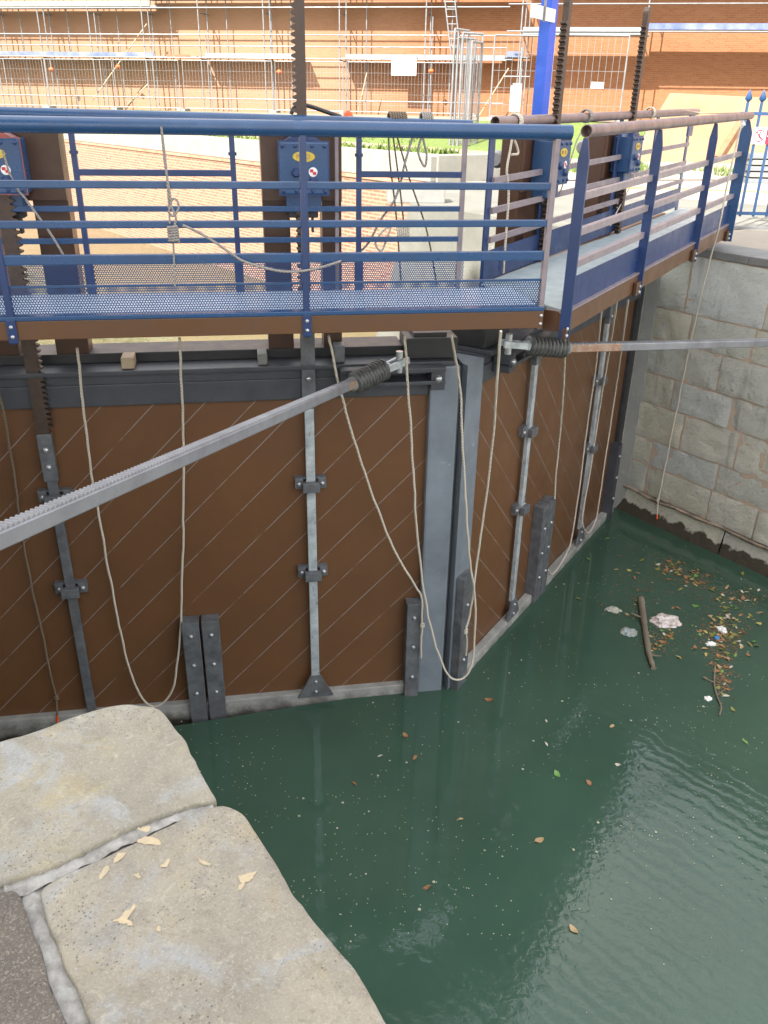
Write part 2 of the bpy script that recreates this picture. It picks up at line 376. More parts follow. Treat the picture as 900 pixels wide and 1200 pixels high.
# ------------------------------------------------------------------ setting
def flat(poly, z, t=None):
    mb = MB()
    if t: mb.prism(poly, z-t, z, 'xy')
    else: mb.add([(a, b, z) for a, b in poly], [list(range(len(poly)))])
    return mb
hr = WR.w(0, .0, 0)
struct('canal_water', flat([(-4.6, 4.9), (.56, 6.35), (.75, 6.55), (3.45, 10.9), (16, -8), (5, -20), (-6, 2)], 0), M['water'])
struct('lower_canal_water', flat([(-60, 5.2), (-3.9, 5.55), (.55, 6.5), (.75, 6.7), (3.2, 10.7), (3.4, 12), (3, 20), (-36, 68), (-80, 60)], .32), M['water2'])
struct('canal_bed', flat([(-400, -400), (400, -400), (400, 400), (-400, 400)], -2.5), M['dirt'])
wr = lambda u, v: tuple(WR.w(u, v, 0))[:2]
bw = lambda u, v: tuple(BW.w(-u, v, 0))[:2]
struct('quay_paving', flat([wr(22, .35), wr(-.25, .35), tuple(WR.w(-.25, 6.05, 0))[:2], (1.02, 19.55), bw(0, .4), bw(.37, 3.2), bw(5.9, 7.5), (4, 30.2), (40, 30.2), (90, 20), (90, -60), (30, -60)], 3.5, .4), M['paving'])
struct('near_quay_paving', flat([(-.95, 1.35), (6.9, -9.3), (20, -27), (0, -60), (-80, -60), (-80, 6), (-4.6, 5.2), (-1.6, 1.1)], 3.40, .3), M['paving'])
gb = MB()                                                      # grass strips and bank between the canal wall and the terrace
V3 = lambda u, v, z: (*bw(u, v), z)
gb.add([V3(0, .72, 3.98), V3(80, .72, 3.98), V3(80, 1.7, 4.0), V3(.1, 1.7, 4.0)], [[0, 1, 2, 3]])
gb.add([V3(.4, 3.2, 4.0), V3(80, 3.2, 4.0), V3(80, 6, 4.6), V3(5.9, 7.5, 4.6)], [[0, 1, 2, 3]])
gb.add([(4, 30, 3.49), (40, 30, 3.49), (90, 20, 3.49), (90, 26, 4.6), (40, 33, 4.6), (4, 33, 4.6), V3(5.9, 7.5, 4.6), V3(.4, 3.2, 4.0), V3(5.5, 7.5, 3.49), V3(.37, 3.2, 3.49)], [[0, 1, 4, 5], [1, 2, 3, 4], [0, 5, 6, 8], [6, 7, 9, 8]])
struct('grass_bank', gb, M['grass'])
struct('gravel_path', MB().add([V3(0, 1.7, 4.0), V3(80, 1.7, 4.0), V3(80, 3.2, 4.0), V3(.4, 3.2, 4.0)], [[0, 1, 2, 3]]), M['dirt'])
struct('terrace_ground', flat([tuple(bw(5.95, 7.45)), (4, 32.9), (40, 32.9), (90, 25.9), (300, 40), (300, 400), (-300, 400), bw(80, 5.95)], 4.6), M['dirt'])
struct('yellow_line', MB().prism([(3.2, 17.2), (3.35, 17.4), (5.2, 18.6), (7.4, 18.2), (9.5, 17.5), (9.45, 17.35), (7.35, 18.05), (5.25, 18.43), (3.5, 17.3)], 3.5, 3.506, 'xy'), M['yellow'])
gp = MB()
for x0, y0, x1, y1 in ((3.5, 21.5, 7.5, 26), (8.3, 21.5, 12, 25), (-.5, 23, 2.5, 28.9)):
    for k in range(700):
        x, y = random.uniform(x0, x1), random.uniform(y0, y1)
        if noise.noise((x*.7, y*.7, 0)) < -.05: continue
        h, g = random.uniform(.08, .3), random.uniform(0, 6.3); dx, dy = math.cos(g)*.03, math.sin(g)*.03
        gp.add([(x-dx, y-dy, 3.5), (x+dx, y+dy, 3.5), (x+random.uniform(-.08, .08), y+random.uniform(-.08, .08), 3.5+h)], [[0, 1, 2]])
for k in range(2600):                                          # tufts on the bank
    s, t = random.uniform(0, 1), random.random(); v0, v1 = random.choice([(.75, 1.7), (3.2, 7)]); u_ = .8 + (4 if v1 > 2 else 0) + s*s*40; p = Vector(V3(u_, v0, 3.98)); q = Vector(V3(u_, v1, 4.0 if v1 < 2 else 4.5))
    e = p.lerp(q, t); g = random.uniform(0, 6.3); dx, dy = math.cos(g)*.04, math.sin(g)*.04
    gp.add([e+Vector((-dx, -dy, 0)), e+Vector((dx, dy, 0)), e+Vector((random.uniform(-.1, .1), random.uniform(-.1, .1), random.uniform(.04, .16)))], [[0, 1, 2]])
struct('grass_tufts', gp, M['grass'], kind='stuff')

# ------------------------------------------------------------------ stone walls
def block_wall(mb, tones, u0, u1, z0, z1, hs, wmin, wmax, seed, vface=0.0, batter=0.0):
    rnd = random.Random(seed); z = z0; k = 0
    while z < z1 - .02:
        h = min(hs[k % len(hs)]*rnd.uniform(.94, 1.06), z1 - z); k += 1
        if z1 - z - h < .12: h = z1 - z
        u = u0 - rnd.uniform(0, wmin)
        while u < u1:
            w = rnd.uniform(wmin, wmax); a, b = max(u, u0), min(u+w, u1); u += w
            if b - a < .05: continue
            t = rnd.choice([(.50, .50, .435), (.43, .44, .395), (.51, .49, .385), (.46, .48, .47), (.43, .43, .37), (.51, .495, .43), (.48, .465, .375)])
            g = .010; nx, nz = max(2, int((b-a)/.05)), max(2, int(h/.05)); vs = []; base = rnd.uniform(-.006, .008); sd = rnd.uniform(0, 99)
            for j in range(nz+1):
                for i in range(nx+1):
                    x = a + g + (b-a-2*g)*i/nx; zz = z + g + (h-2*g)*j/nz
                    e = min(x-a-g, b-g-x, zz-z-g, z+h-g-zz)
                    if e < .001: x += noise.noise((x*7, zz*7, sd))*.009; zz += noise.noise((zz*7, x*7, sd+7))*.009
                    d = -.006*math.exp(-max(e, 0)/.010) + noise.fractal((x*6+sd, zz*6, sd), 1., 2., 5)*.015 + base
                    vs.append((x, vface - d + batter*(zz-z0), zz))
            fs = [[j*(nx+1)+i, j*(nx+1)+i+1, (j+1)*(nx+1)+i+1, (j+1)*(nx+1)+i] for j in range(nz) for i in range(nx)]
            mb.add(vs, fs, True); tones += [t]*len(vs)
        z += h
def toned(o, tones):
    at = o.data.color_attributes.new('tone', 'FLOAT_COLOR', 'POINT')
    for i, t in enumerate(tones): at.data[i].color = (*t, 1)
T = Thing('lock_wall', 'grey ashlar lock side wall with pink mortar joints beside the right gate leaf', 'stone wall', WR, (0, 0, 0))
mb, tn = MB(), []
block_wall(mb, tn, -.1, 12, .34, 3.42, [.42, .36, .46, .38, .44, .40, .62], .5, 1.25, 3)
o = T.part('ashlar_blocks', mb, M['ashlar']); toned(o, tn)
T.part('mortar_core', MB().box(-.1, 12, .014, .6, -2, 3.42), M['pinkmortar'])
mb, tn = MB(), []                                              # battered foot at the waterline
block_wall(mb, tn, -.12, 12, -.5, .34, [.84], 2.5, 4, 9, -.16, .19); o = T.part('wall_foot', mb, M['ashlar']); toned(o, tn)
mb = MB(); pts = [(u, -.035 + noise.noise((u*3, 1, 0))*.02, .335 + noise.noise((u*2.2, 0, 0))*.03) for u in [(-.1 + i*.06) for i in range(200)]]
mb.tube(pts, .02, 6); T.part('mortar_joint', mb, M['pinkmortar'])
mb = MB()
for i in range(9): mb.box(-.12 + i*1.35, -.12 + i*1.35 + 1.345, -.004, .62, 3.423, 3.512, .012)
T.part('coping', mb, M['slab'])
mb = MB(); mb.prism([(-.26, -.28), (-.02, -.10), (.14, -.02), (.14, .2), (-.3, .3)], -1, 3.2, 'xy'); T.part('quoin', mb, M['concrete_grey'])

# concrete tail of the wall behind the gate
T = Thing('concrete_wall', 'pale concrete pier downstream of the gate beside the brick canal wall', 'concrete wall', WR, (0, .3, 0))
n0 = -4.95
e1 = WR.loc(Vector((1.0, 19.6, 0)))
vs = [(-.3, .02, 3.505), (n0, .02, 3.505), (e1.x, e1.y, 3.505), (-.3, 6, 3.505), (-.3, .02, -2), (n0-2.1, .02, -2), (e1.x-2.1, e1.y, -2), (-.3, 6, -2)]
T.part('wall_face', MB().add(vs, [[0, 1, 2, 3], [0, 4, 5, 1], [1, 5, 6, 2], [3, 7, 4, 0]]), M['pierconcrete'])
p = WR.loc(Vector((.62, 15.6, 0)))
for nm, x0, x1, y0, y1, g in (('concrete_block', 455, 520, 238, 214, 'grey concrete block on the pier edge in front of the gravel path'), ('concrete_kerb', 520, 575, 200, 187, 'long pale concrete slab lying on the quay beyond the railing')):
    a, b = atz(x0, y0, 3.5), atz(x1, y0, 3.5)
    h = .28 if nm == 'concrete_block' else .16
    t = MB().box(0, (b-a).length, 0, .5, 0, h, .02)
    o = single(nm, t, M['concrete_grey'] if h > .2 else M['concrete'], g, 'concrete block'); o.location = a; o.rotation_euler.z = R(4)

# brick canal wall
T = Thing('canal_wall', 'long sunlit pink brick canal wall with pale coping across the lower water', 'brick wall', BW, (0, 0, 0))
T.part('brick_face', MB().box(-80, 1.2, 0, .5, -2, 3.42), M['canalbrick'])
T.part('coping', MB().box(-80, .3, -.06, .7, 3.515, 4.02, .02), M['concrete'])
T.part('end_block', MB().box(.02, .35, .1, 3.2, 3.3, 4.04, .02), M['concrete'])
T.part('red_course', MB().box(-80, .3, -.04, .5, 3.425, 3.51), paint('red_brick_course', (.36, .12, .07), (.45, .24, .16), .8, 3))

# left quay: masonry under the coping, coping stones
T = Thing('quay_edge', 'weathered ochre coping stones on the corner of the near quay', 'stone quay', G, (-.6, 1.5, 3.0))
def stone_z(q, z, seed):
    return z + noise.fractal((q.x*7+seed, q.y*7, 0), 1, 2, 4)*.006 + noise.noise((q.x*2.1, q.y*2.1, seed))*.009
def stone_part(name, outl, z, m, label, wob, th=.3, seed=0, tilt=None):
    P = [atz(x, y, z) for x, y in outl]; n = len(P); out = []
    cen = sum(P, Vector())/n
    dens = []
    for i in range(n):
        a, b = P[i], P[(i+1) % n]; k = max(2, int((b-a).length/.014))
        for j in range(k): dens.append(a.lerp(b, j/k))
    for _ in range(3): dens = [(dens[i-1]+dens[i]*2+dens[(i+1) % len(dens)])/4 for i in range(len(dens))]
    mb = MB(); vs = []; N_ = len(dens)
    rings = [(1.0, -th, 0), (1.0, -.035, 0), (.9985, -.018, 1), (.995, -.008, 1), (.988, -.003, 1), (.97, -.0005, 1)] + [(s/40, 0, 1) for s in range(36, 1, -1)]
    for s, dz, nz in rings:
        for p in dens:
            q = cen + (p-cen)*s; e = noise.fractal((q.x*7+seed, q.y*7, 0), 1, 2, 4)
            if s > .95: q = q + (p-cen).normalized()*(noise.fractal((p.x*11, p.y*11, seed+dz*6), 1, 2, 3)*wob)
            zz = z + dz + (e*.006 + noise.noise((q.x*2.1, q.y*2.1, seed))*.009 if nz else 0)
            if tilt: zz += tilt(q)
            vs.append((q.x, q.y, zz))
    k = len(rings); fs = []
    for r in range(k-1):
        for i in range(N_): fs.append([r*N_+i, r*N_+(i+1) % N_, (r+1)*N_+(i+1) % N_, (r+1)*N_+i])
    fs.append([(k-1)*N_+i for i in range(N_)])
    mb.add(vs, fs, True); return T.part(name, mb, m, None, label)
stone_part('coping_stone', [(-330, 950), (-150, 905), (0, 868), (60, 849), (110, 832), (150, 823), (188, 829), (214, 860), (236, 903), (250, 929), (258, 937), (225, 942), (150, 970), (85, 1004), (35, 1024), (-60, 1046), (-300, 1120)], 3.45, M['stoneA'], 'ochre corner coping stone nearest the gate', .006, .3, 3)
stone_part('coping_stone', [(261, 939), (285, 950), (310, 990), (345, 1050), (390, 1105), (425, 1145), (458, 1205), (500, 1290), (560, 1400), (215, 1420), (120, 1230), (85, 1150), (58, 1090), (42, 1036), (95, 1014), (160, 984), (225, 952)], 3.45, M['stoneB'], 'buff coping stone with flaking yellow paint marks', .005, .3, 11)
stone_part('coping_stone', [(-330, 1135), (-60, 1062), (22, 1040), (40, 1095), (62, 1160), (90, 1225), (170, 1400), (-350, 1450)], 3.445, M['stoneC'], 'dark paving stone behind the coping', .008, .3, 23)
def mort(pts, w, z, seed):
    mb = MB(); P = [atz(x, y, z) for x, y in pts]; D = []
    for a, b in zip(P, P[1:]):
        k = max(2, int((b-a).length/.012)); D += [a.lerp(b, j/k) for j in range(k)]
    D.append(P[-1]); vs = []; K = 7; n = len(D)
    for i, p in enumerate(D):
        t = (D[min(i+1, n-1)]-D[max(i-1, 0)]).normalized(); s = Vector((-t.y, t.x, 0))
        ww = w*(1+.5*noise.noise((i*.18, seed, 0)))
        for j in range(K):
            c = j/(K-1)*2-1; q = p + s*(c*ww*(1+.25*noise.noise((i*.4, j*3, seed))))
            vs.append((q.x, q.y, z - .003*c*c + noise.fractal((q.x*70, q.y*70, seed), 1, 2, 4)*.006))
    mb.add(vs, [[i*K+j, i*K+j+1, (i+1)*K+j+1, (i+1)*K+j] for i in range(n-1) for j in range(K-1)], True); return mb
T.part('mortar_joint', mort([(248, 939), (225, 946), (150, 976), (90, 1008), (38, 1032), (5, 1044)], .026, 3.4365, 1), M['mortar'])
T.part('mortar_joint', mort([(38, 1030), (-60, 1054), (-280, 1120)], .018, 3.430, 2), M['mortar'])
T.part('mortar_joint', mort([(34, 1030), (44, 1075), (66, 1125), (88, 1190), (120, 1260)], .021, 3.430, 3), M['mortar'])
FM = paint('flaking_yellow_paint', (.42, .335, .21), (.32, .27, .19), .8, 45)   # flakes of old yellow marking paint, lying on the stone
def flake(cx, cy, pts):
    mb = MB(); c = atz(cx, cy, 3.462); pts = [(a[0]+(b[0]-a[0])*t + noise.noise((a[0]*.9+t*7, cx, 1))*4.5, a[1]+(b[1]-a[1])*t + noise.noise((a[1]*.9+t*7, cy, 5))*4) for a, b in zip(pts, pts[1:]+pts[:1]) for t in (0, .25, .5, .75)]; P = [atz(cx+x, cy+y, 3.455) for x, y in pts]; P = [atz(cx+x, cy+y, stone_z(p, 3.45, 11)) for p, (x, y) in zip(P, pts)]; c.z = stone_z(c, 3.45, 11)
    mb.add([c + Vector((0, 0, .0022))] + [p + Vector((0, 0, .0012)) for p in P], [[0, i+1, (i+1) % len(P)+1] for i in range(len(P))])
    T.part('paint_flake', mb, FM)
flk = [(172, 985, [(-12, 2), (-6, -4), (6, -5), (16, 1), (17, 7), (10, 3), (2, 0), (-4, 5)]), (168, 971, [(-8, 2), (0, -2), (9, -1), (4, 3)]), (122, 1022, [(-7, 8), (-2, -3), (5, -8), (6, -3), (0, 4), (-4, 9)]),
       (138, 1005, [(-5, 5), (0, -5), (10, -6), (6, 0), (0, 5)]), (148, 1072, [(-15, 8), (-3, -1), (10, -14), (6, -4), (-2, 6), (8, 9), (4, 12), (-8, 10)]), (287, 1031, [(-10, 14), (-5, 4), (-8, -4), (2, -6), (14, -10), (10, -1), (0, 3), (-4, 12)]),
       (162, 1026, [(-4, -1), (0, -5), (5, 4), (-2, 4)]), (195, 1011, [(-6, 5), (-1, -2), (4, -4), (1, 3)]), (238, 1010, [(-8, -5), (2, -1), (10, 4), (4, 3), (-4, 0)]), (186, 1088, [(-3, -1), (2, -2), (3, 2), (-2, 2)])]
for f in flk: flake(*f)
mb, tn = MB(), []
LW = Frame(-.68, 1.77, 144)
cl = MB(); c0 = LW.w(-.0, .08, 0); c1 = LW.w(16, .08, 0); c2 = LW.w(16, -6, 0)
q = [tuple(LW.w(.03, -.02, 0))[:2], tuple(LW.w(16, -.02, 0))[:2], tuple(LW.w(16, -5, 0))[:2], tuple(LW.w(-4.9, -3, 0))[:2], tuple(LW.w(-4.9, -.52, 0))[:2], tuple(LW.w(.03, -.52, 0))[:2]]
cl.prism(q, -2.4, 3.18, 'xy'); T.part('masonry', cl, M['concrete_grey'])
o2 = flat([tuple(LW.w(.3, -.05, 0))[:2], tuple(LW.w(16, -.05, 0))[:2], tuple(LW.w(16, -4, 0))[:2], tuple(LW.w(.06, -4, 0))[:2], tuple(LW.w(.06, -.2, 0))[:2]], 3.42, .24)
T.part('mortar_bed', o2, M['mortar'])

# ------------------------------------------------------------------ lock gates
def bolts(T, pts, par, r=.018, m='bolt'):
    for p in pts: T.part('bolt', MB().dome(p, (0, -1, 0), r), M[m], par)
# left leaf: u from -4.5 (heel) to 0 (mitre)
T = Thing('lock_gate', 'left lock gate leaf of brown plates with rising diagonal joints', 'lock gate', L, (-2.2, .15, -.6), 'mitre gate leaves'); GL = T
T.part('gate_panel', MB().box(-4.3, -.235, .0, .05, .05, 2.90), M['panelL'])
T.part('top_beam', MB().box(-4.6, -.24, -.045, .30, 2.885, 3.05, .008).box(-4.6, -.24, -.03, .30, 3.05, 3.13), M['slate'])
T.part('top_flange', MB().box(-4.6, -.05, -.10, .34, 3.131, 3.165, .006), M['slate'])
T.part('walking_ledge', MB().box(-4.6, -.42, .12, .42, 3.166, 3.24, .006), M['black'])
T.part('mitre_post', MB().box(-.235, .0, -.07, .30, -.6, 3.12, .02), M['slate_light'])
T.part('post_edge', MB().box(.003, .012, -.045, .28, -.6, 3.10), M['slate'])
T.part('post_cap', MB().box(-.42, -.02, -.02, .30, 3.167, 3.33, .01).box(-.36, -.1, .02, .26, 3.33, 3.36), M['black'])
T.part('bottom_beam', MB().box(-4.6, -.245, -.07, .3, -.6, .10, .012), M['bottomrail'])
for u in (-2.18, -2.06): pass
rb = T.part('rubbing_plate', MB().box(-2.30, -2.155, -.12, -.0, -.5, .985, .006), M['steel_dark']); bolts(T, [(-2.23, -.12, z) for z in (.85, .55, .25)], rb)
rb = T.part('rubbing_plate', MB().box(-2.135, -1.99, -.12, -.0, -.5, .985, .006), M['steel_dark']); bolts(T, [(-2.06, -.12, z) for z in (.85, .55, .25)], rb)
rb = T.part('rubbing_plate', MB().box(-.365, -.237, -.12, .0, -.5, 1.0, .006), M['steel_dark']); bolts(T, [(-.30, -.12, z) for z in (.86, .55, .22)], rb)
T.part('lifting_lug', MB().box(-2.53, -2.44, -.06, .10, 3.166, 3.25, .01), M['wood'])
T.part('lifting_lug', MB().box(-.98, -.90, -.06, .06, 3.166, 3.30, .01), M['steel_dark'])
T.part('lifting_lug', MB().box(-1.55, -1.48, -.06, .10, 3.166, 3.25, .01), M['concrete_grey'])
# arm bracket on the beam
br = T.part('arm_bracket', MB().box(-.95, -.15, -.22, -.05, 3.02, 3.05, .006).box(-.95, -.15, -.22, -.05, 3.115, 3.15, .006)
            .box(-.95, -.84, -.2, -.05, 2.97, 3.12, .006).box(-.26, -.15, -.2, -.05, 2.97, 3.12, .006).box(-.78, -.73, -.2, -.05, 3.0, 3.12), M['slate'])
bolts(T, [(-.895, -.2, 3.06), (-.205, -.2, 3.06)], br, .028)
bolts(T, [(-.755, -.2, 3.045)], br, .02, 'steel_dark')
# right leaf: u from 0 (mitre) to 4.4 (heel)
T = Thing('lock_gate', 'right lock gate leaf of brown plates with falling diagonal joints', 'lock gate', Q, (2.2, .15, -.6), 'mitre gate leaves'); GR = T
T.part('gate_panel', MB().box(-.028, 4.2, .0, .05, .05, 2.93), M['panelR'])
T.part('top_beam', MB().box(-.027, 4.25, -.045, .30, 2.90, 3.05, .008).box(-.027, 4.25, -.03, .30, 3.05, 3.13), M['slate'])
T.part('top_flange', MB().box(.02, 4.3, -.10, .34, 3.131, 3.165, .006), M['slate'])
T.part('mitre_post', MB().prism([(-.31, -.05), (-.03, -.05), (-.03, .235), (-.27, .02)], -.6, 3.12, 'xy'), M['slate_light'])
T.part('heel_post', MB().box(4.2, 4.36, -.06, .30, -.6, 3.2, .02), M['black'])
T.part('heel_seal', MB().box(4.363, 4.50, -.03, .30, -.6, 3.2, .01), M['bottomrail'])
T.part('bottom_beam', MB().box(-.26, 4.36, -.09, -.002, -.6, .10, .012), M['bottomrail'])
T.part('post_cap', MB().box(.04, .5, -.02, .30, 3.167, 3.33, .01), M['black'])
rb = T.part('rubbing_plate', MB().box(-.27, -.08, -.13, -.052, -.5, 1.2, .006), M['steel_dark']); bolts(T, [(-.18, -.13, z) for z in (.9, .6, .3)], rb)
rb = T.part('rubbing_plate', MB().box(1.55, 1.715, -.12, .0, -.5, 1.17, .006), M['steel_dark']); bolts(T, [(1.63, -.12, z) for z in (.9, .6, .3)], rb)
rb = T.part('rubbing_plate', MB().box(1.73, 1.895, -.12, .0, -.5, 1.17, .006), M['steel_dark']); bolts(T, [(1.81, -.12, z) for z in (.9, .6, .3)], rb)
rb = T.part('rubbing_plate', MB().box(4.05, 4.19, -.12, .0, -.5, 1.06, .006), M['slate']); bolts(T, [(4.12, -.12, z) for z in (.9, .6, .3)], rb)
br = T.part('arm_bracket', MB().box(.15, 1.0, -.22, -.05, 3.02, 3.05, .006).box(.15, 1.0, -.22, -.05, 3.115, 3.15, .006)
            .box(.15, .26, -.2, -.05, 2.97, 3.12, .006).box(.88, 1.0, -.2, -.05, 2.97, 3.12, .006).box(.42, .47, -.2, -.05, 3.0, 3.12), M['slate'])
bolts(T, [(.205, -.2, 3.06), (.94, -.2, 3.06)], br, .028)

# ------------------------------------------------------------------ paddle gears
def text_mesh(s, size, ext=.001):
    cu = bpy.data.curves.new('t', 'FONT'); cu.body = s; cu.size = size; cu.extrude = ext; cu.align_x = 'CENTER'; cu.align_y = 'CENTER'
    o = bpy.data.objects.new('t', cu); C.objects.link(o); bpy.context.view_layer.update()
    me = bpy.data.meshes.new_from_object(o.evaluated_get(bpy.context.evaluated_depsgraph_get())); bpy.data.objects.remove(o)
    vs = [Vector((v.co.x, -v.co.z, v.co.y)) for v in me.vertices]; fs = [list(p.vertices) for p in me.polygons]
    bpy.data.meshes.remove(me); return vs, fs
def rack_mb(u, v, z0, z1, w, th, tooth, side, lug=False):
    mb = MB(); mb.box(u-w/2, u+w/2, v-th/2, v+th/2, z0, z1)
    z = z0 + tooth
    while z < z1 - tooth*2:
        a = u + side*w/2; b = a + side*tooth*.7
        mb.prism([(a, z), (b, z+tooth*.28), (b, z+tooth*.52), (a, z+tooth*.8)], v-th/2, v+th/2)
        z += tooth
    if lug:
        pts = [(u + (w/2)*1.1*math.cos(g), z1 + .03 + .05*math.sin(g)) for g in [k*math.pi/10 for k in range(11)]]
        mb.prism(pts + [(u-w/2, z1), (u+w/2, z1)], v-th/2, v+th/2)
    return mb
def gear(fr, u, label, group, side=1, topz=5.75, rustrod=False, col2=True, wide=(-.28, -.02, .22, .44)):
    T = Thing('paddle_gear', label, 'paddle gear', fr, (u, -.05, .1), group)
    # rod on the face of the leaf
    T.part('rod', MB().box(u-.036, u+.036, -.075, -.035, .05 if rustrod else .28, 2.86, .005), M['steel'] if not rustrod else M['steel_dark'])
    sl = T.part('rod_sleeve', MB().box(u-.052, u+.052, -.088, -.03, 2.32 if rustrod else 2.82, 2.70 if rustrod else 3.42, .005), M['steel_dark'])
    zz = (2.44, 2.58) if rustrod else (2.9, 3.06)
    bolts(T, [(u, -.088, z) for z in zz], sl, .022)
    T.part('rack', rack_mb(u, -.06 if rustrod else -.03, 2.70 if rustrod else 3.42, topz, .085 if rustrod else .062, .05, .040, side, True), M['rack'])
    for z in (2.19, 1.37):
        g = T.part('guide_bracket', MB().box(u-.125, u+.125, -.05, -.002, z+.03, z+.045).box(u-.125, u-.06, -.05, -.002, z-.055, z+.03, .004).box(u+.06, u+.125, -.05, -.002, z-.055, z+.03, .004)
                   .box(u-.068, u+.068, -.125, -.078, z-.065, z+.02, .006), M['steel_dark'])
        bolts(T, [(u-.092, -.05, z-.012), (u+.092, -.05, z-.012)], g, .019)
    if not rustrod:
        ft = T.part('foot_plate', MB().prism([(u-.16, .07), (u+.16, .07), (u+.05, .30), (u-.05, .30)], -.09, -.071), M['steel_dark'])
        bolts(T, [(u, -.09, .24), (u, -.09, .13)], ft, .016)
    # columns straddling the rack, and the gear box in front of them
    a0, a1, b0, b1 = wide
    T.part('column', MB().box(u+a0, u+a1-.07, .12, .30, 3.24, 4.76, .006), M['brown_dark'])
    T.part('column', MB().box(u+b0-.08, u+b1-.16, .12, .30, 3.24, 4.76, .006), M['brown_dark'])
    T.part('back_plate', MB().box(u+a0, u+b1-.16, .09, .118, 4.30, 4.77, .004), M['brown_dark'])
    bx = T.part('gear_box', MB().box(u-.165, u+.165, -.12, .085, 4.36, 4.69, .012).box(u-.12, u+.12, -.06, .08, 4.25, 4.36, .01), M['blue'])
    hm = M['redpaint'] if rustrod else M['blue_dark']
    T.part('hood', MB().prism([(u-.13, 4.692), (u+.13, 4.692), (u+.05, 4.735), (u-.05, 4.735)], -.09, .05), hm, bx)
    T.part('box_rim', MB().box(u-.172, u+.172, -.112, -.10, 4.353, 4.697), hm, bx)
    bolts(T, [(u+dx, -.12, z) for z in (4.665, 4.385) for dx in (-.14, -.055, .055, .14)], bx, .013, 'blue_dark')
    el = [(u + .075*math.cos(k*math.pi/12), 4.60 + .033*math.sin(k*math.pi/12)) for k in range(24)]
    bd = T.part('badge', MB().prism(el, -.1245, -.1205), M['yellow'], bx)
    vs, fs = text_mesh('IV  O', .042)
    T.part('badge_lettering', MB().add([v + Vector((u-.004, -.126, 4.60)) for v in vs], fs), M['rust'], bx)
    T.part('knob', MB().tube([(u-.055, -.12, 4.50), (u-.055, -.135, 4.50), (u-.055, -.15, 4.50)], [.03, .03, .02], 14), M['blue_dark'], bx)
    T.part('knob', MB().tube([(u+.06, -.12, 4.445), (u+.06, -.135, 4.445), (u+.06, -.15, 4.445)], [.03, .03, .02], 14), M['blue_dark'], bx)
    T.part('sticker', MB().cyl((u+.06, -.1205, 4.505), (0, -1, 0), .03, .003, 20), M['white'], bx)
    sm = MB()
    for dx, dz in ((-.010, .008), (.010, -.008)): sm.box(u+.06+dx-.011, u+.06+dx+.011, -.1265, -.1240, 4.505+dz-.009, 4.505+dz+.009)
    T.part('sticker_mark', sm, M['red'], bx)
    T.part('lower_guide', MB().box(u-.10, u+.10, -.02, .10, 4.20, 4.25, .008).box(u-.045, u-.03, .0, .07, 3.95, 4.20).box(u+.055, u+.07, .0, .07, 4.1, 4.20), M['black'])
    return T
gear(L, -1.18, 'middle blue paddle gear box with toothed rack on brown columns above the left gate leaf', 'paddle gears on the gate leaves', -1, 5.9)
gear(L, -3.14, 'leftmost paddle gear with red rimmed blue box and rusty toothed rack', 'paddle gears on the gate leaves', 1, 4.62, True, wide=(-.42, -.05, .22, .53))
gear(Q, 1.06, 'paddle gear nearest the mitre on the right gate leaf beside the tall bright blue post', 'paddle gears on the gate leaves', -1, 5.62, wide=(-.30, -.05, .22, .45))
gear(Q, 3.06, 'farthest paddle gear at the quay end of the right gate leaf', 'paddle gears on the gate leaves', -1, 5.72, wide=(-.30, -.05, .22, .45))
bu = Q.px(641, 70, -.40)[0]
T = Thing('blue_post', 'tall bright blue steel post with a white sheet rising behind the ramp', 'post', Q, (bu, .42, 3.17))
T.part('shaft', MB().box(bu-.10, bu+.03, .36, .46, 3.17, 7.4, .006).box(bu+.032, bu+.09, .38, .44, 3.17, 7.4), M['blue_bright'])
a = Q.p3(616, 4, -.40); b = Q.p3(643, 27, -.40)
T.part('notice', MB().box(a.x, b.x, .345, .355, b.z, a.z), M['white'])
T.part('clip', MB().box((a.x+b.x)/2-.01, (a.x+b.x)/2+.01, .33, .344, a.z-.11, a.z+.1), M['galv'])

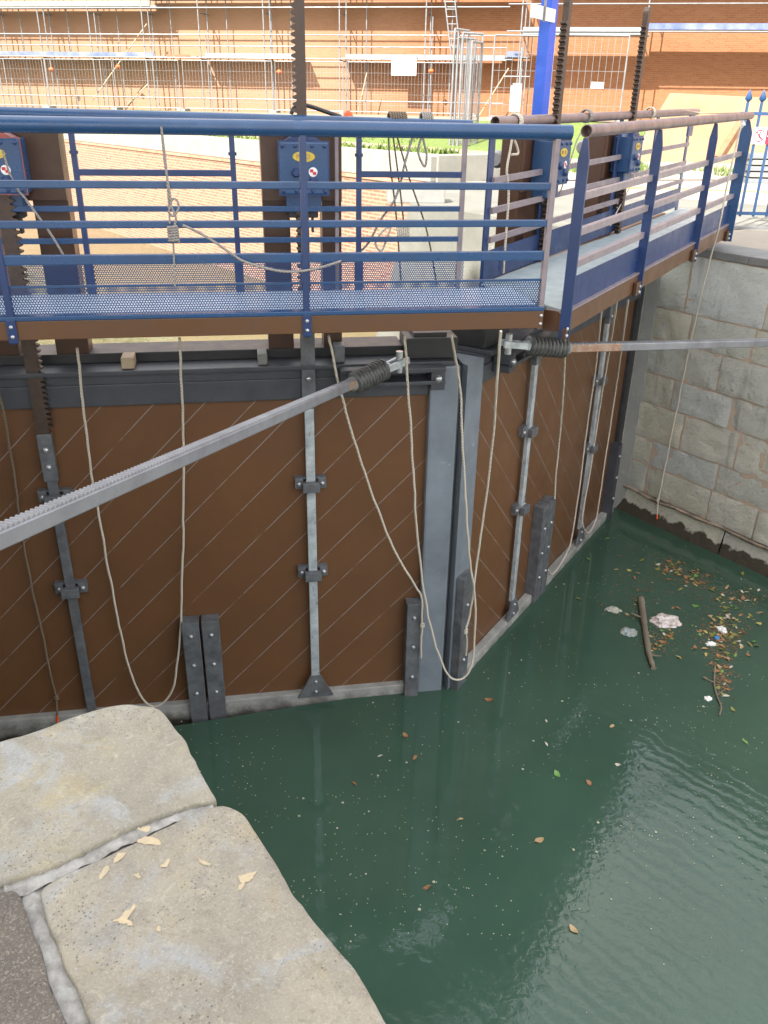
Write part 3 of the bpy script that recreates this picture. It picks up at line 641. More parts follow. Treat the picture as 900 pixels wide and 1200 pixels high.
# ------------------------------------------------------------------ opening arms
def spring_arm(fr, label, p0, p1, p2, w, h, tz, rust):
    """p0 bracket end, p1 outer end of the spring, p2 far end of the toothed bar (frame coordinates)"""
    T = Thing('opening_strut', label, 'strut', fr, p0, 'toothed arms that push the gate leaves')
    p0, p1, p2 = Vector(p0), Vector(p1), Vector(p2); d = (p1-p0).normalized(); n = 10; Ls = (p1-p0).length
    pr = p0 + d*(Ls*.34)
    pts, rr = [], []
    for i in range(n):
        for k, r in ((0, .055), (.3, .082), (.7, .082), (.999, .055)):
            pts.append(pr + (p1-pr)*((i+k)/n)); rr.append(r)
    T.part('spring', MB().tube(pts, rr, 18), M['rubber'])
    sd = d.cross(Vector((0, 0, 1))).normalized()
    T.part('fork', MB().bar(p0+sd*.04-d*.06, pr+sd*.03, .022, .05).bar(p0-sd*.04-d*.06, pr-sd*.03, .022, .05).tube([pr-d*.05, pr+d*.01], [.03, .05], 12), M['steel'])
    T.part('pivot_pin', MB().cyl(p0-Vector((0, 0, .08)), (0, 0, 1), .028, .16, 14), M['bolt'])
    T.part('collar', MB().tube([p1-d*.005, p1+d*.03, p1+d*.05], [.052, .052, .035], 16), M['concrete_grey'])
    e = (p2-p1).normalized(); pa = p1 + e*.03; ru = p1 + e*rust
    T.part('rusty_end', MB().bar(pa, ru, w, h, ch=.006), M['rust'])
    bar = MB().bar(ru, p2, w, h, ch=.006)
    T.part('bar', bar, M['bar'])
    a = e.cross(Vector((0, 0, 1))).normalized(); up = a.cross(e).normalized(); tm = MB(); t = .05; Lb = (p2-p1).length
    while t < Lb - .05:
        c = p1 + e*t + up*(h/2-.001)
        prof = [(-.5*tz, 0), (-.1*tz, .42*tz), (.12*tz, .42*tz), (.4*tz, 0)]
        vs = [c + e*x + up*y + a*s for s in (-w*.42, w*.42) for x, y in prof]
        tm.add(vs, [[0, 1, 2, 3], [7, 6, 5, 4], [0, 4, 5, 1], [1, 5, 6, 2], [2, 6, 7, 3]]); t += tz
    T.part('teeth', tm, M['bar'])
    return T
def from_world(fr, p): return fr.loc(Vector(p))
A0 = (-.55, -.16, 3.085)
r = ray(447, 437)
A1 = L.p3(415, 449, .42); A0 = L.p3(468, 424, .20)
r = ray(0, 630); k = 2.62/math.sqrt(sum(c*c for c in r))*1.05
far = Vector((r[0]*k, r[1]*k, H + r[2]*k)); e = L.loc(far); dirv = e - A1
spring_arm(L, 'left toothed steel arm sloping from its spring down to the bottom left', A0, A1, A1 + dirv*1.35, .055, .060, .024, .2)
B0 = Q.p3(596, 403, .22); B1 = Q.p3(662, 408, .52)
far = Vector((5.0, 9.0, 3.22)); r = ray(900, 402); k = 9.1/math.sqrt(sum(c*c for c in r)); far = Vector((r[0]*k, r[1]*k, H+r[2]*k)); e = Q.loc(far)
spring_arm(Q, 'right steel arm running level from its spring across the ashlar wall', B0, B1, B1 + (e-B1)*1.25, .055, .066, .03, .62)

# ------------------------------------------------------------------ walkways
def walk_left():
    T = Thing('gate_walkway', 'left blue walkway with perforated toe boards above the brown left gate leaf', 'walkway', L, (-1.3, -.45, 3.58), 'walkways bolted to the gate leaves')
    x0, x1, yf, yb = -4.6, .345, -.80, -.06
    T.part('deck', MB().box(x0, x1, yf+.03, yb-.01, 3.700, 3.712), M['deck_blue'])
    T.part('edge_beam', MB().box(x0, x1, yf-.03, yf+.02, 3.585, 3.70, .004), M['brown'])
    T.part('back_beam', MB().box(x0, -.0, yb-.02, yb+.03, 3.585, 3.698, .004), M['brown'])
    T.part('edge_strip', MB().box(x0, x1, yf-.035, yf+.03, 3.702, 3.728, .004), M['blue'])
    mb = MB()
    for u in (-3.9, -2.9, -1.9, -.9, -.1): mb.box(u, u+.05, yf+.02, yb-.02, 3.60, 3.698)
    T.part('joist', mb, M['brown_dark'])
    T.part('toe_board', MB().box(x0, x1, yf-.004, yf+.000, 3.73, 3.895), M['perf'])
    T.part('toe_board_rim', MB().box(x0, x1, yf-.012, yf+.010, 3.893, 3.906), M['blue'])
    T.part('toe_board', MB().box(x0, -.02, yb-.0, yb+.004, 3.715, 3.92), M['perf'])
    for z, h in ((4.475, .042), (4.255, .042), (4.055, .058)): T.part('mid_rail', MB().box(x0, x1-.005, yf-.02, yf+.02, z-h/2, z+h/2, .006), M['blue'])
    T.part('top_tube', MB().tube([(x0, yf, 4.785), (x1+.07, yf, 4.785)], .044, 20, hollow=True), M['blue'])
    for u in (-3.03, -1.24): 
        po = T.part('post', MB().box(u-.02, u+.02, yf-.03, yf+.012, 3.56, 4.75, .004).box(u-.028, u+.028, yf-.045, yf-.031, 3.57, 3.71, .003), M['blue_dark'])
        bolts(T, [(u, yf-.045, 3.61), (u, yf-.045, 3.67)], po, .012)
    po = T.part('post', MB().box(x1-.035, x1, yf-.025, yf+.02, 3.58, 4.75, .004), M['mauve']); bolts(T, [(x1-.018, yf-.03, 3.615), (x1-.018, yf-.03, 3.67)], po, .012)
    # back railing
    T.part('back_tube', MB().tube([(x0, yb, 4.845), (-.02, yb, 4.80)], .04, 18, hollow=True), M['blue'])
    us = [-2.66, -1.65, -.80, -.06]
    for u in us[:3]: T.part('back_post', MB().box(u-.018, u+.018, yb-.018, yb+.018, 3.60, 4.80, .004).tube([(u, yb, 4.60), (u, yb, 4.62)], .028, 10), M['blue_dark'])
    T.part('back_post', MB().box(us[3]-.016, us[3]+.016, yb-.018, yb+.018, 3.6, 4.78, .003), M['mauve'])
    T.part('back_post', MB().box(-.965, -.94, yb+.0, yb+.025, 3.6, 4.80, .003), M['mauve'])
    for a, b in ((us[0], us[1]), (us[2], us[3])): T.part('back_rail', MB().box(a+.01, b-.01, yb-.017, yb+.017, 4.47, 4.51, .004), M['blue_dark'])
    for z in (4.265, 4.06): T.part('back_rail', MB().box(x0+1.0, us[3]-.01, yb-.017, yb+.017, z-.018, z+.018, .004), M['blue'])
    for u in us[:3]: T.part('toe_clamp', MB().box(u-.03, u+.03, yb-.03, yb-.004, 3.70, 3.96, .004), M['blue_dark'])
    return T
walk_left()
SLP = .024
def walk_right():
    T = Thing('gate_walkway', 'right walkway ramp with mauve-sheened blue rails and blue posts leading to the quay', 'walkway', Q, (2.2, -.45, 3.6), 'walkways bolted to the gate leaves')
    u0, u1, yf, yb = -.58, 4.28, -.86, .0; ub = 5.5
    zz = lambda u: (u+.2)*SLP*(1.0)
    def sb(mb, a, b, y0, y1, z0, z1):
        vs = [(u, y, z + zz(u)) for z in (z0, z1) for y in (y0, y1) for u in (a, b)]
        return mb.add(vs, [(0,2,3,1), (4,5,7,6), (0,1,5,4), (2,6,7,3), (0,4,6,2), (1,3,7,5)])
    mb = MB(); vs = [(u0+.05, yf+.03, 3.69+zz(u0)), (u1+.35, yf+.03, 3.69+zz(u1)), (ub+.2, yb-.01, 3.69+zz(u1)), (-.1, yb-.01, 3.69+zz(0))]
    mb.add(vs + [v_ - 0 if False else (v_[0], v_[1], v_[2]+.012) for v_ in vs], [[3,2,1,0], [4,5,6,7], [0,1,5,4], [1,2,6,5], [2,3,7,6], [3,0,4,7]])
    T.part('deck', mb, M['deck_pale'])
    T.part('edge_beam', sb(MB(), u0, u1+.25, yf-.03, yf+.02, 3.555, 3.688), M['brown'])
    T.part('end_plate', MB().box(u0-.006, u0, yf+.02, yb-.3, 3.555, 3.69), M['brown_dark'])
    T.part('back_beam', sb(MB(), .3, ub-.6, yb-.02, yb+.03, 3.555, 3.688), M['brown'])
    T.part('edge_strip', sb(MB(), u0+.04, u1+.2, yf-.035, yf+.03, 3.692, 3.704), M['mauve'])
    T.part('toe_board', sb(MB(), u0+.04, u1+.1, yf-.003, yf+.003, 3.706, 3.905), M['blue_dark'])
    T.part('toe_board', sb(MB(), -.05, ub, yb-.0, yb+.006, 3.705, 3.93), M['blue_dark'])
    pz = {}
    for u in (u0, 1.02, 2.82, u1):
        z = zz(u)
        m = M['blue_dark']
        hw = .036 if u < 4 else .06; c_ = yf - .03; th = .009
        po = T.part('post', MB().prism([(c_-hw, 3.52+z), (c_+hw, 3.52+z), (c_+hw, 4.64+z*.85), (c_+.014, 4.765+z*.85), (c_-.014, 4.765+z*.85), (c_-hw, 4.64+z*.85)], u-th, u+th, 'yz'), m if u < 4 else M['blue'])
        cl = T.part('post_clamp', MB().box(u-.13, u-.012, yf-.062, yf-.036, 3.53+z, 3.64+z, .003) if u > .5 else MB().box(u-.06, u-.012, yf-.062, yf-.036, 3.53+z, 3.60+z, .003), M['brown_dark'])
        bolts(T, [(u-.04, yf-.062, 3.555+z), (u-.04, yf-.062, 3.60+z)], cl, .012, 'steel')
    for zb, h in ((4.42, .045), (4.20, .045), (3.995, .045)): T.part('mid_rail', sb(MB(), u0+.02, u1+.03, yf-.029, yf+.012, zb-h/2, zb+h/2), M['mauve'])
    T.part('top_tube', MB().tube([(u0+.02, yf-.02, 4.795), (u1+.12, yf-.02, 4.80+zz(u1)*.9)], .038, 18, hollow=True), M['tubemauve'])
    T.part('back_tube', MB().tube([(-.02, yb, 4.825), (ub+.2, yb, 4.825+zz(ub)*.75)], .038, 18, hollow=True), M['tubemauve'])
    for u in (-.02, 1.02, 2.86, 4.1, ub):
        z = zz(u); w = .045 if u < ub else .05
        T.part('back_post', MB().box(u-w, u+w, yb+.006, yb+.02, 3.55+z, 4.79+z*.8, .003), M['blue_dark'] if u < ub else M['blue'])
    T.part('post_bracket', MB().box(ub-.14, ub+.07, yb-.02, yb+.005, 4.52+zz(ub), 4.80+zz(ub), .005), M['blue'])
    for zb in (4.43, 4.22, 4.01): T.part('back_rail', sb(MB(), 0, ub, yb-.02, yb+.005, zb-.022, zb+.022), M['mauve'])
walk_right()

# ------------------------------------------------------------------ ropes
def spline(P, k=10):
    P = [Vector(p) for p in P]; out = []
    for i in range(len(P)-1):
        a, b, c, d = P[max(i-1, 0)], P[i], P[i+1], P[min(i+2, len(P)-1)]
        for j in range(k):
            t = j/k; out.append(.5*((2*b) + (c-a)*t + (2*a-5*b+4*c-d)*t*t + (3*b-a-3*c+d)*t**3))
    return out + [P[-1]]
def rope(label, fr, pts, r=.0095, m='rope', extra=None, group='ropes hanging on the lock', knots=(), tip=None):
    P = [fr.p3(x, y, o) for x, y, o in pts]; base = P[0].copy()
    S_ = spline(P); S_ = [q + Vector((noise.noise(q*5), .3*noise.noise(q*5+Vector((9, 0, 0))), 0))*.008 + Vector((noise.noise(q*17), 0, 0))*.003 for q in S_]
    mb = MB().tube(S_, r, 8)
    for x, y, o in knots:
        c = fr.p3(x, y, o)
        for a in range(3):
            pts_ = [c + Vector((math.cos(g)*r*1.5, math.sin(g*1.0)*r*1.0*(1 if a % 2 else -1), math.sin(g)*r*1.2 + (a-1)*r*1.2)) for g in [q*.7 for q in range(10)]]
            mb.tube(pts_, r*.95, 7)
    if extra: extra(mb)
    if tip:
        T = Thing('rope', label, 'rope', fr, base, group); T.part('cord', mb, M[m])
        a, b = fr.p3(tip[0], tip[1], tip[2]), fr.p3(tip[3], tip[4], tip[2]); T.part('tip', MB().tube([a, b], r*1.15, 8), M['orange'])
    else: single('rope', mb, M[m], label, 'rope', fr, base, group)
rope('pale rope loop hanging in front of the left leaf between rack and rubbing plates', L, [(90, 408, .35), (97, 470, .22), (105, 540, .12), (117, 610, .08), (131, 690, .08), (148, 770, .08), (165, 815, .09), (182, 828, .1), (200, 812, .1), (209, 770, .09), (213, 700, .08), (215, 600, .08), (214, 500, .12), (210, 396, .35)])
rope('dark twisted rope with a knot near the left edge of the photograph', L, [(-12, 420, .3), (3, 480, .12), (15, 545, .07), (25, 620, .06), (38, 690, .06), (50, 745, .06), (60, 795, .06), (66, 818, .06), (67, 838, .07)], .0095, 'rope_dark', knots=[(66, 818, .06)], tip=(67, 838, .07, 67, 846))
rope('pale rope slanting to a knot beside the single rubbing plate of the left leaf', L, [(386, 394, .55), (398, 455, .35), (418, 525, .2), (440, 590, .14), (465, 650, .14), (487, 686, .15), (494, 700, .16), (495, 728, .16), (494, 745, .16), (493, 771, .16)], knots=[(495, 733, .16)])
rope('long pale rope looping from the left walkway under the mitre', L, [(474, 392, .6), (478, 450, .4), (483, 530, .25), (488, 610, .18), (495, 680, .16), (505, 735, .2), (515, 770, .25), (527, 793, .3), (540, 796, .3), (550, 786, .27), (555, 765, .22), (557, 720, .18), (556, 690, .18), (552, 668, .19), (548, 620, .2), (543, 540, .22), (539, 460, .3), (529, 390, .6)])
rope('pale rope with a knot hanging in front of the right mitre post', Q, [(587, 388, .62), (583, 440, .5), (578, 510, .35), (570, 580, .25), (560, 650, .2), (555, 690, .2), (551, 720, .2), (546, 738, .2), (547, 750, .2), (546, 768, .2)], knots=[(546, 740, .2)])
rope('pale rope dropping to the top of the double rubbing plate on the right leaf', Q, [(663, 372, .6), (661, 440, .4), (657, 500, .22), (652, 550, .16), (650, 584, .14)])
rope('pale rope with a shallow loop beside the third rod of the right leaf', Q, [(705, 362, .5), (698, 430, .25), (688, 500, .12), (679, 570, .1), (670, 630, .1), (664, 648, .12), (655, 664, .14), (647, 673, .15), (643, 668, .15)])
rope('pale rope loop at the quay end of the right leaf', Q, [(723, 352, .6), (716, 400, .35), (704, 470, .15), (692, 550, .1), (683, 600, .1), (684, 618, .12), (690, 624, .12), (697, 612, .12), (701, 595, .12), (712, 520, .12), (724, 440, .2), (736, 352, .6)])
rope('thin pale rope down the ashlar wall with a knot and orange tip above the water', WR, [(868, 148, .62), (862, 172, .63), (850, 228, .66), (843, 265, .66), (833, 300, .55), (815, 375, .3), (797, 460, .12), (783, 530, .08), (772, 583, .1), (771, 590, .1), (770, 603, .1)], .009, knots=[(771, 586, .1)], tip=(770, 603, .1, 770, 608))
# ropes tied on the railings
def coil(fr, c, r, n, rr, axis='u', sp=1.9):
    c = Vector(c); mb = MB(); pts = []
    for i in range(n*14):
        g = i/14*2*math.pi; s = (i/14)*rr*sp
        pts.append(c + (Vector((s - n*rr*sp/2, math.cos(g)*r, math.sin(g)*r)) if axis == 'u' else Vector((math.cos(g)*r, math.sin(g)*r, s - n*rr*sp/2))))
    mb.tube(pts, rr, 7); return mb
def rc(label, fr, mb, m, base): single('rope', mb, M[m], label, 'rope', fr, base, 'ropes tied on the railings')
c = L.p3(203, 274, .85); mb = coil(L, c, .028, 6, .008, 'z')
mb.tube(spline([L.p3(x, y, .84) for x, y in ((189, 148), (193, 190), (200, 235), (198, 248), (203, 253), (209, 245), (208, 236), (203, 233), (200, 240), (206, 255), (204, 266))]), .007, 7)
mb.tube(spline([L.p3(x, y, .85) for x, y in ((203, 284), (204, 310), (205, 335))]), .006, 7)
mb.tube(spline([L.p3(x, y, .84) for x, y in ((189, 148), (195, 200), (199, 262))]), .006, 7)
rc('grey rope wound into a thick bunch on the middle rails of the left railing', L, mb, 'rope_grey', c)
c = L.p3(466, 141, .03); rc('dark rope wrapped round the back tube of the left railing', L, coil(L, c, .048, 7, .009), 'rope_dark', c)
c = L.p3(500, 141, .03); mb = coil(L, c, .047, 5, .008)
mb.tube(spline([L.p3(x, y, .03) for x, y in ((497, 150), (491, 170), (490, 178), (493, 188), (498, 195), (500, 182), (497, 168), (494, 156))]), .008, 7)
mb.tube(spline([L.p3(x, y, .03) for x, y in ((487, 150), (480, 172), (473, 197), (470, 212), (462, 235), (446, 258), (430, 287), (410, 302), (385, 312), (350, 318), (310, 313), (284, 306))]), .008, 7)
rc('grey rope on the back tube with a hanging eye and long slack run', L, mb, 'rope_grey', c)
mb = MB()
for a in (((455, 148), (457, 190), (464, 250), (470, 330)), ((459, 148), (466, 200), (472, 250), (474, 275)), ((462, 148), (480, 210), (500, 270), (512, 335))):
    mb.tube(spline([L.p3(x, y, .0) for x, y in a]), .006, 6)
c = L.p3(457, 150, 0); rc('three thin dark cords fanning down behind the left railing', L, mb, 'rope_dark', c)
c = L.p3(470, 270, .02); mb = MB()
for k in range(6): mb.tube(spline([c + Vector((-.02+k*.012, -.01, .07)), c + Vector((-.03+k*.016, -.03, .0)), c + Vector((-.01+k*.012, -.03, -.06)), c + Vector((.005+k*.01, .0, .05))]), .008, 7)
mb.tube(spline([L.p3(x, y, .03) for x, y in ((468, 262), (455, 266), (445, 275), (440, 286), (447, 294), (453, 280), (458, 266))]), .008, 7)
rc('bundle of pale rope hitched on the lowest back rail of the left railing', L, mb, 'rope', c)
mb = MB().tube(spline([L.p3(x, y, .12) for x, y in ((3, 176), (15, 212), (35, 240), (60, 275), (75, 300))]), .008, 7)
c = L.p3(3, 176, .12); rc('grey rope slanting down across the leftmost gear box', L, mb, 'rope_grey', c)
mb = MB().tube(spline([L.p3(x, y, .86) for x, y in ((214, 264), (232, 272), (255, 286), (272, 298), (290, 308), (330, 318), (365, 316), (400, 306))]), .008, 7)
c = L.p3(214, 264, .86); rc('slack grey rope drooping from the bunch to the blue middle post', L, mb, 'rope_grey', c)
for (px, py, t) in ((604, 142, 0), (687, 136, 0), (762, 132, 0)):
    c = Q.p3(px, py, 0.0); mb = coil(Q, c, .05, 4, .008)
    if t == 0 and px == 604: mb.tube(spline([Q.p3(x, y, .02) for x, y in ((602, 150), (598, 175), (594, 200), (596, 230), (592, 290), (590, 320))]), .009, 7).tube(spline([Q.p3(x, y, .03) for x, y in ((601, 160), (606, 172), (607, 180), (600, 181))]), .009, 7)
    if px == 687: mb.tube(spline([Q.p3(x, y, .04) for x, y in ((686, 146), (676, 165), (668, 190), (660, 215), (655, 230))]), .006, 6)
    if px == 762: mb.tube(spline([Q.p3(x, y, .04) for x, y in ((758, 146), (748, 185), (740, 215), (722, 250), (715, 265))]), .006, 6)
    rc({604: 'pale rope tied round the ramp back tube end and trailing to the deck', 687: 'grey rope turns on the ramp back tube above the open tube end', 762: 'rope turns tied on the ramp back tube by the far gear box'}[px], Q, mb, 'rope' if px != 687 else 'rope_grey', c)
c = Q.p3(868, 140, .86); mb = MB()
for k in range(9):
    g = random.uniform(0, 6.3); a = Vector((random.uniform(-.04, .04), random.uniform(-.03, .0), random.uniform(-.05, .03)))
    mb.tube(spline([c+a, c+a+Vector((.03*math.cos(g), -.02, .03*math.sin(g))), c+a+Vector((.05*math.cos(g+1), 0, .05*math.sin(g+1)))]), .009, 7)
rc('white rag of knotted rope at the quay end of the ramp tube', Q, mb, 'white', c)
a, b = Q.p3(803, 130, 0), Q.p3(866, 132, .86)
rc('thin cord stretched between the two ramp tube ends', Q, MB().tube(spline([a, (a+b)/2 - Vector((0, 0, .015)), b]), .006, 6), 'rope_tan', a)

# ------------------------------------------------------------------ quay fence with sign
T = Thing('spear_fence', 'blue spear topped steel fence with a no pedestrians sign on the right quay', 'fence', G, (4.9, 11.9, 3.5))
Y = 11.95; FX = Frame(0, Y, 90); fx0 = FX.px(878, 112)[0] - .07
mbr = MB().box(fx0, fx0+4.2, Y-.018, Y+.018, 3.68, 3.72).box(fx0, fx0+4.2, Y-.018, Y+.018, 4.90, 4.94); T.part('rail', mbr, M['blue'])
for i in range(25):
    x = fx0 + .07 + i*.18
    T.part('bar', MB().box(x-.014, x+.014, Y-.013, Y+.013, 3.66, 5.1), M['blue'])
    T.part('spear_head', MB().tube([(x, Y, 5.06), (x, Y, 5.09), (x, Y, 5.20)], [.02, .05, .004], 8), M['blue'])
x = FX.px(882, 160, .03)[0]; sz = FX.px(890, 159, .03)[1]
sg = T.part('sign', MB().box(x, x+.20, Y-.03, Y-.022, sz-0.1, sz+0.1), M['white'])
ring = [(x+.085+.066*math.cos(g*math.pi/16), Y-.034, sz+0+.066*math.sin(g*math.pi/16)) for g in range(33)]
T.part('prohibition_ring', MB().tube(ring, .006, 6, cap=False).bar((x+.04, Y-.034, sz+0.045), (x+.13, Y-.034, sz-0.045), .006, .012), M['red'], sg)
T.part('pictogram', MB().tube([(x+.088, Y-.033, sz+0.047), (x+.088, Y-.033, sz+0.033)], .009, 8).bar((x+.088, Y-.033, sz+0.03), (x+.083, Y-.033, sz-0.005), .004, .016).bar((x+.083, Y-.033, sz-0.005), (x+.065, Y-.033, sz-0.045), .004, .009).bar((x+.083, Y-.033, sz-0.005), (x+.104, Y-.033, sz-0.042), .004, .009).bar((x+.088, Y-.033, sz+0.025), (x+.068, Y-.033, sz+0), .004, .007), M['black'], sg)
T.part('red_panel', MB().box(x+.172, x+.42, Y-.0305, Y-.021, sz-0.1, sz+0.1), M['red'], sg)
T.part('red_panel_mark', MB().prism([(x+.19, sz-0.01), (x+.27, sz-0.01), (x+.26, sz+0.03), (x+.20, sz+0.01)], Y-.033, Y-.031), M['white'], sg)
T.part('base_kerb', MB().box(fx0-.1, fx0+4.4, Y-.06, Y+.06, 3.5, 3.53), M['slab'])

# ------------------------------------------------------------------ far building, scaffold, site fences
T = Thing('brick_building', 'long sunlit orange brick building behind the scaffolding', 'building', FA, (0, 0, 0))
T.part('wall', MB().box(-45, 60, 0, 1, -1.2, 16), M['facade'])
T.part('string_course', MB().box(-45, 4, -.12, -.003, 5.6, 5.75, .02), M['concrete'])
T.part('brick_pier', MB().box(-45, -44, -.3, -.003, -1, 16), M['facade'])
T = Thing('scaffolding', 'galvanised tube scaffolding with boarded lifts against the brick building', 'scaffold', FA, (0, -1, 0))
fo, fi = 1.25, .35
ups = [FA.px(x, 60, fo)[0] for x in (-62, -5, 50, 108, 170, 235, 310, 398, 498, 610, 752, 920, 1100)]
um = FA.px(594, 60, fo)[0]; FO = lambda u: 1.25 if u < um + .5 else 2.1; FI = lambda u: .35 if u < um + .5 else .8
for u in ups:
    T.part('standard', MB().cyl((u, -FO(u), 0), (0, 0, 1), .034, 9, 8), M['galv']); T.part('standard', MB().cyl((u+.1, -FI(u), 0), (0, 0, 1), .034, 9, 8), M['galv'])
    if u < 8: T.part('standard', MB().cyl((u+1.15, -fi-.05, 0), (0, 0, 1), .03, 9, 8), M['galv'])
    if u < 8: T.part('standard', MB().cyl((u+.32, -fo+.05, .1), (0, 0, 1), .03, random.uniform(3, 8), 8), M['galv'])
zl = FA.px(100, 66, fo)[1]; zr = FA.px(750, 37, fo)[1]; zt = FA.px(80, 8, fo)[1]; zt2 = zr+2
ul, um = ups[0]-1, FA.px(594, 60, fo)[0]; ur = ups[-1]+1
for z in (zl-.02, zl+.5, zl+1.0, zl-2.0+.15, zt-.05): T.part('ledger', MB().cyl((ul, -fo-.05, z), (1, 0, 0), .03, um-ul, 8), M['galv'])
for z in (zr-.06, zr+1.0, zr-1.9): T.part('ledger', MB().cyl((um, -2.15, z), (1, 0, 0), .03, (ur-um) if z > zr-1 else 1.2, 8), M['galv'])
for i, u in enumerate(ups):
    z0 = zl if u < um else zr
    for z in (z0-.08, z0+1.95): T.part('transom', MB().cyl((u, -FO(u), z), (0, 1, 0), .03, FO(u), 8), M['galv'])
def plank(a, b, z, m, th=.09):
    fo, fi = (1.25, .12) if (a+b)/2 < um + .5 else (2.1, .75)
    T.part('platform', MB().box(a-.35 if fo < 2 else a, b+.35, -fo+.02, -fi, z, z+.05), M['alu']); T.part('toe_board', MB().box(a, b, -fo-.02, -fo+.015, z+.02, z+.02+th*2), M[m])
U = lambda x, y=62: FA.px(x, y, fo)[0]
plank(U(-80), U(180), zl, 'board_blue'); plank(U(195), U(222), zl, 'wood_brown', .05); plank(U(240), U(346), zl, 'alu'); plank(U(405), U(592), zl, 'alu'); plank(U(594), U(612), zl+.1, 'board_blue', .12)
plank(U(612), U(748), zr-.2, 'board_green', .14); plank(U(754), U(1150), zr, 'board_blue', .12)
plank(U(-80), U(180), zt, 'concrete', .12); plank(U(180), U(600), zt+.35, 'wood', .1); plank(U(606), U(1150), zt2+.4, 'alu', .12)
for (x0, y0, x1, y1) in ((172, 28, 108, 118), (174, 98, 150, 122), (596, 80, 560, 138), (430, 85, 420, 130)):
    a, b = FA.p3(x0, y0, fo-.1), FA.p3(x1, y1, fo-.1); T.part('brace', MB().tube([a, b], .03, 8), M['wood'])
mb = MB(); a0, a1 = FA.p3(519, -20, fo+.2), FA.p3(528, 58, fo+.2); b0, b1 = FA.p3(531, -20, fo+.2), FA.p3(539, 58, fo+.2)
mb.tube([a0, a1], .035, 8).tube([b0, b1], .035, 8)
for i in range(9): t = (i+.5)/9; mb.tube([a0.lerp(a1, t), b0.lerp(b1, t)], .022, 6)
T.part('ladder', mb, M['alu'])
for x, y in ((60, 81), (138, 78), (327, 84), (505, 83)):
    p = FA.p3(x, y, fo+.06); o = T.part('clamp_marker', MB().tube([p+Vector((-.12, 0, 0)), p, p+Vector((.12, 0, 0))], [.04, .11, .05], 8), M['orange'])
p = FA.p3(473, 77, fo+.2); single('notice_board', MB().box(p.x-.62, p.x+.62, -fo-.15, -fo-.11, p.z-.42, p.z+.42), M['dull_white'], 'blank white board fixed on the scaffold below the long platform', 'notice board', FA, p)
p = FA.p3(323, 134, fo+2.4)
def mesh_panel(fr, u0, u1, v, z0, z1, label, sp=.16, yaw=0, r=.022, wr_=.008, feet=True):
    T = Thing('mesh_fence_panel', label, 'site fence', fr, ((u0+u1)/2, v, z0), 'wire mesh site fence panels')
    cx = (u0+u1)/2; rot = lambda u, z: (cx + (u-cx)*math.cos(yaw), v + (u-cx)*math.sin(yaw), z)
    T.part('frame', MB().tube([rot(u0, z0), rot(u0, z1)], r, 8).tube([rot(u1, z0), rot(u1, z1)], r, 8).tube([rot(u0, z1), rot(u1, z1)], r, 8).tube([rot(u0, z0+.15), rot(u1, z0+.15)], r, 8), M['galv'])
    mb = MB(); n = max(3, int((u1-u0)/sp))
    for i in range(1, n):
        u = u0+(u1-u0)*i/n; mb.bar(rot(u, z0+.15), rot(u, z1), wr_, wr_)
    for k in range(1, 5): z = z0+(z1-z0)*k/5; mb.bar(rot(u0, z), rot(u1, z), wr_, wr_)
    T.part('wire_mesh', mb, M['galv'])
    if feet:
        fb = MB()
        for u in (u0, u1): q = rot(u, z0); fb.box(q[0]-.1, q[0]+.1, q[1]-.35, q[1]+.35, z0-.03, z0+.12, .02)
        T.part('foot_block', fb, M['concrete_grey'])
for i, (x0, x1) in enumerate(((-130, -62), (-60, 48), (52, 130), (132, 208), (213, 318), (322, 402), (408, 560))):
    a, b = FA.px(x0, 68, 2.6), FA.px(x1, 68, 2.6)
    mesh_panel(FA, a[0], b[0], -2.6, -.02, 2.25, ['mesh fence panel outside the left frame edge', 'leftmost mesh fence panel under the boarded lift', 'second mesh fence panel with orange clamps above it', 'mesh fence panel below the gap between boards', 'mesh fence panel left of the tall dark rack', 'narrow mesh fence panel right of the tall dark rack', 'mesh fence panel under the blank white board'][i])
RF = Frame(0, 33.2, 92, 4.55)
for i, (x0, x1) in enumerate(((580, 640), (643, 738))):
    a, b = RF.px(x0, 44, 0), RF.px(x1, 42, 0)
    mesh_panel(RF, a[0], b[0], 0, 0, b[1], ['tall mesh fence panel left of the bright blue post', 'tall mesh fence panel between the two dark racks'][i], .22, 0, .03, .012)
SF = Frame(0, 24, 90, 3.5)
for i, (x0, x1, yw, h) in enumerate(((524, 553, .9, 3.2), (530, 558, .7, 3.0), (536, 563, .5, 3.1), (542, 566, 1.0, 2.9))):
    a, b = SF.px(x0, 100, 0), SF.px(x1, 100, 0)
    mesh_panel(SF, a[0], b[0], -.2*i, 0, h, ['stacked mesh panel at the back of the leaning stack', 'stacked mesh panel second from the back of the leaning stack', 'stacked mesh panel second from the front of the leaning stack', 'stacked mesh panel at the front of the leaning stack'][i], .1, yw, .028, .012)
p = RF.p3(700, 100, .1); single('paper_notice', MB().box(p.x-.22, p.x+.22, -.11, -.10, p.z-.1, p.z+.1), M['white'], 'small white paper on the mesh between the two racks', 'notice', RF, p)
p = RF.p3(604, 116, .4)
T = Thing('control_panel', 'white control box with grey display and four round buttons on the mesh fence', 'control box', RF, p)
T.part('case', MB().box(p.x-.19, p.x+.19, -.45, -.30, p.z-.42, p.z+.42, .02), M['dull_white'])
T.part('display', MB().box(p.x-.14, p.x+.10, -.458, -.451, p.z+.17, p.z+.31), M['grey_plastic'])
for dx in (-.10, .06):
    for dz in (-.03, -.27): T.part('button', MB().cyl((p.x+dx, -.451, p.z+dz), (0, -1, 0), .06, .02, 14), M['grey_plastic'])
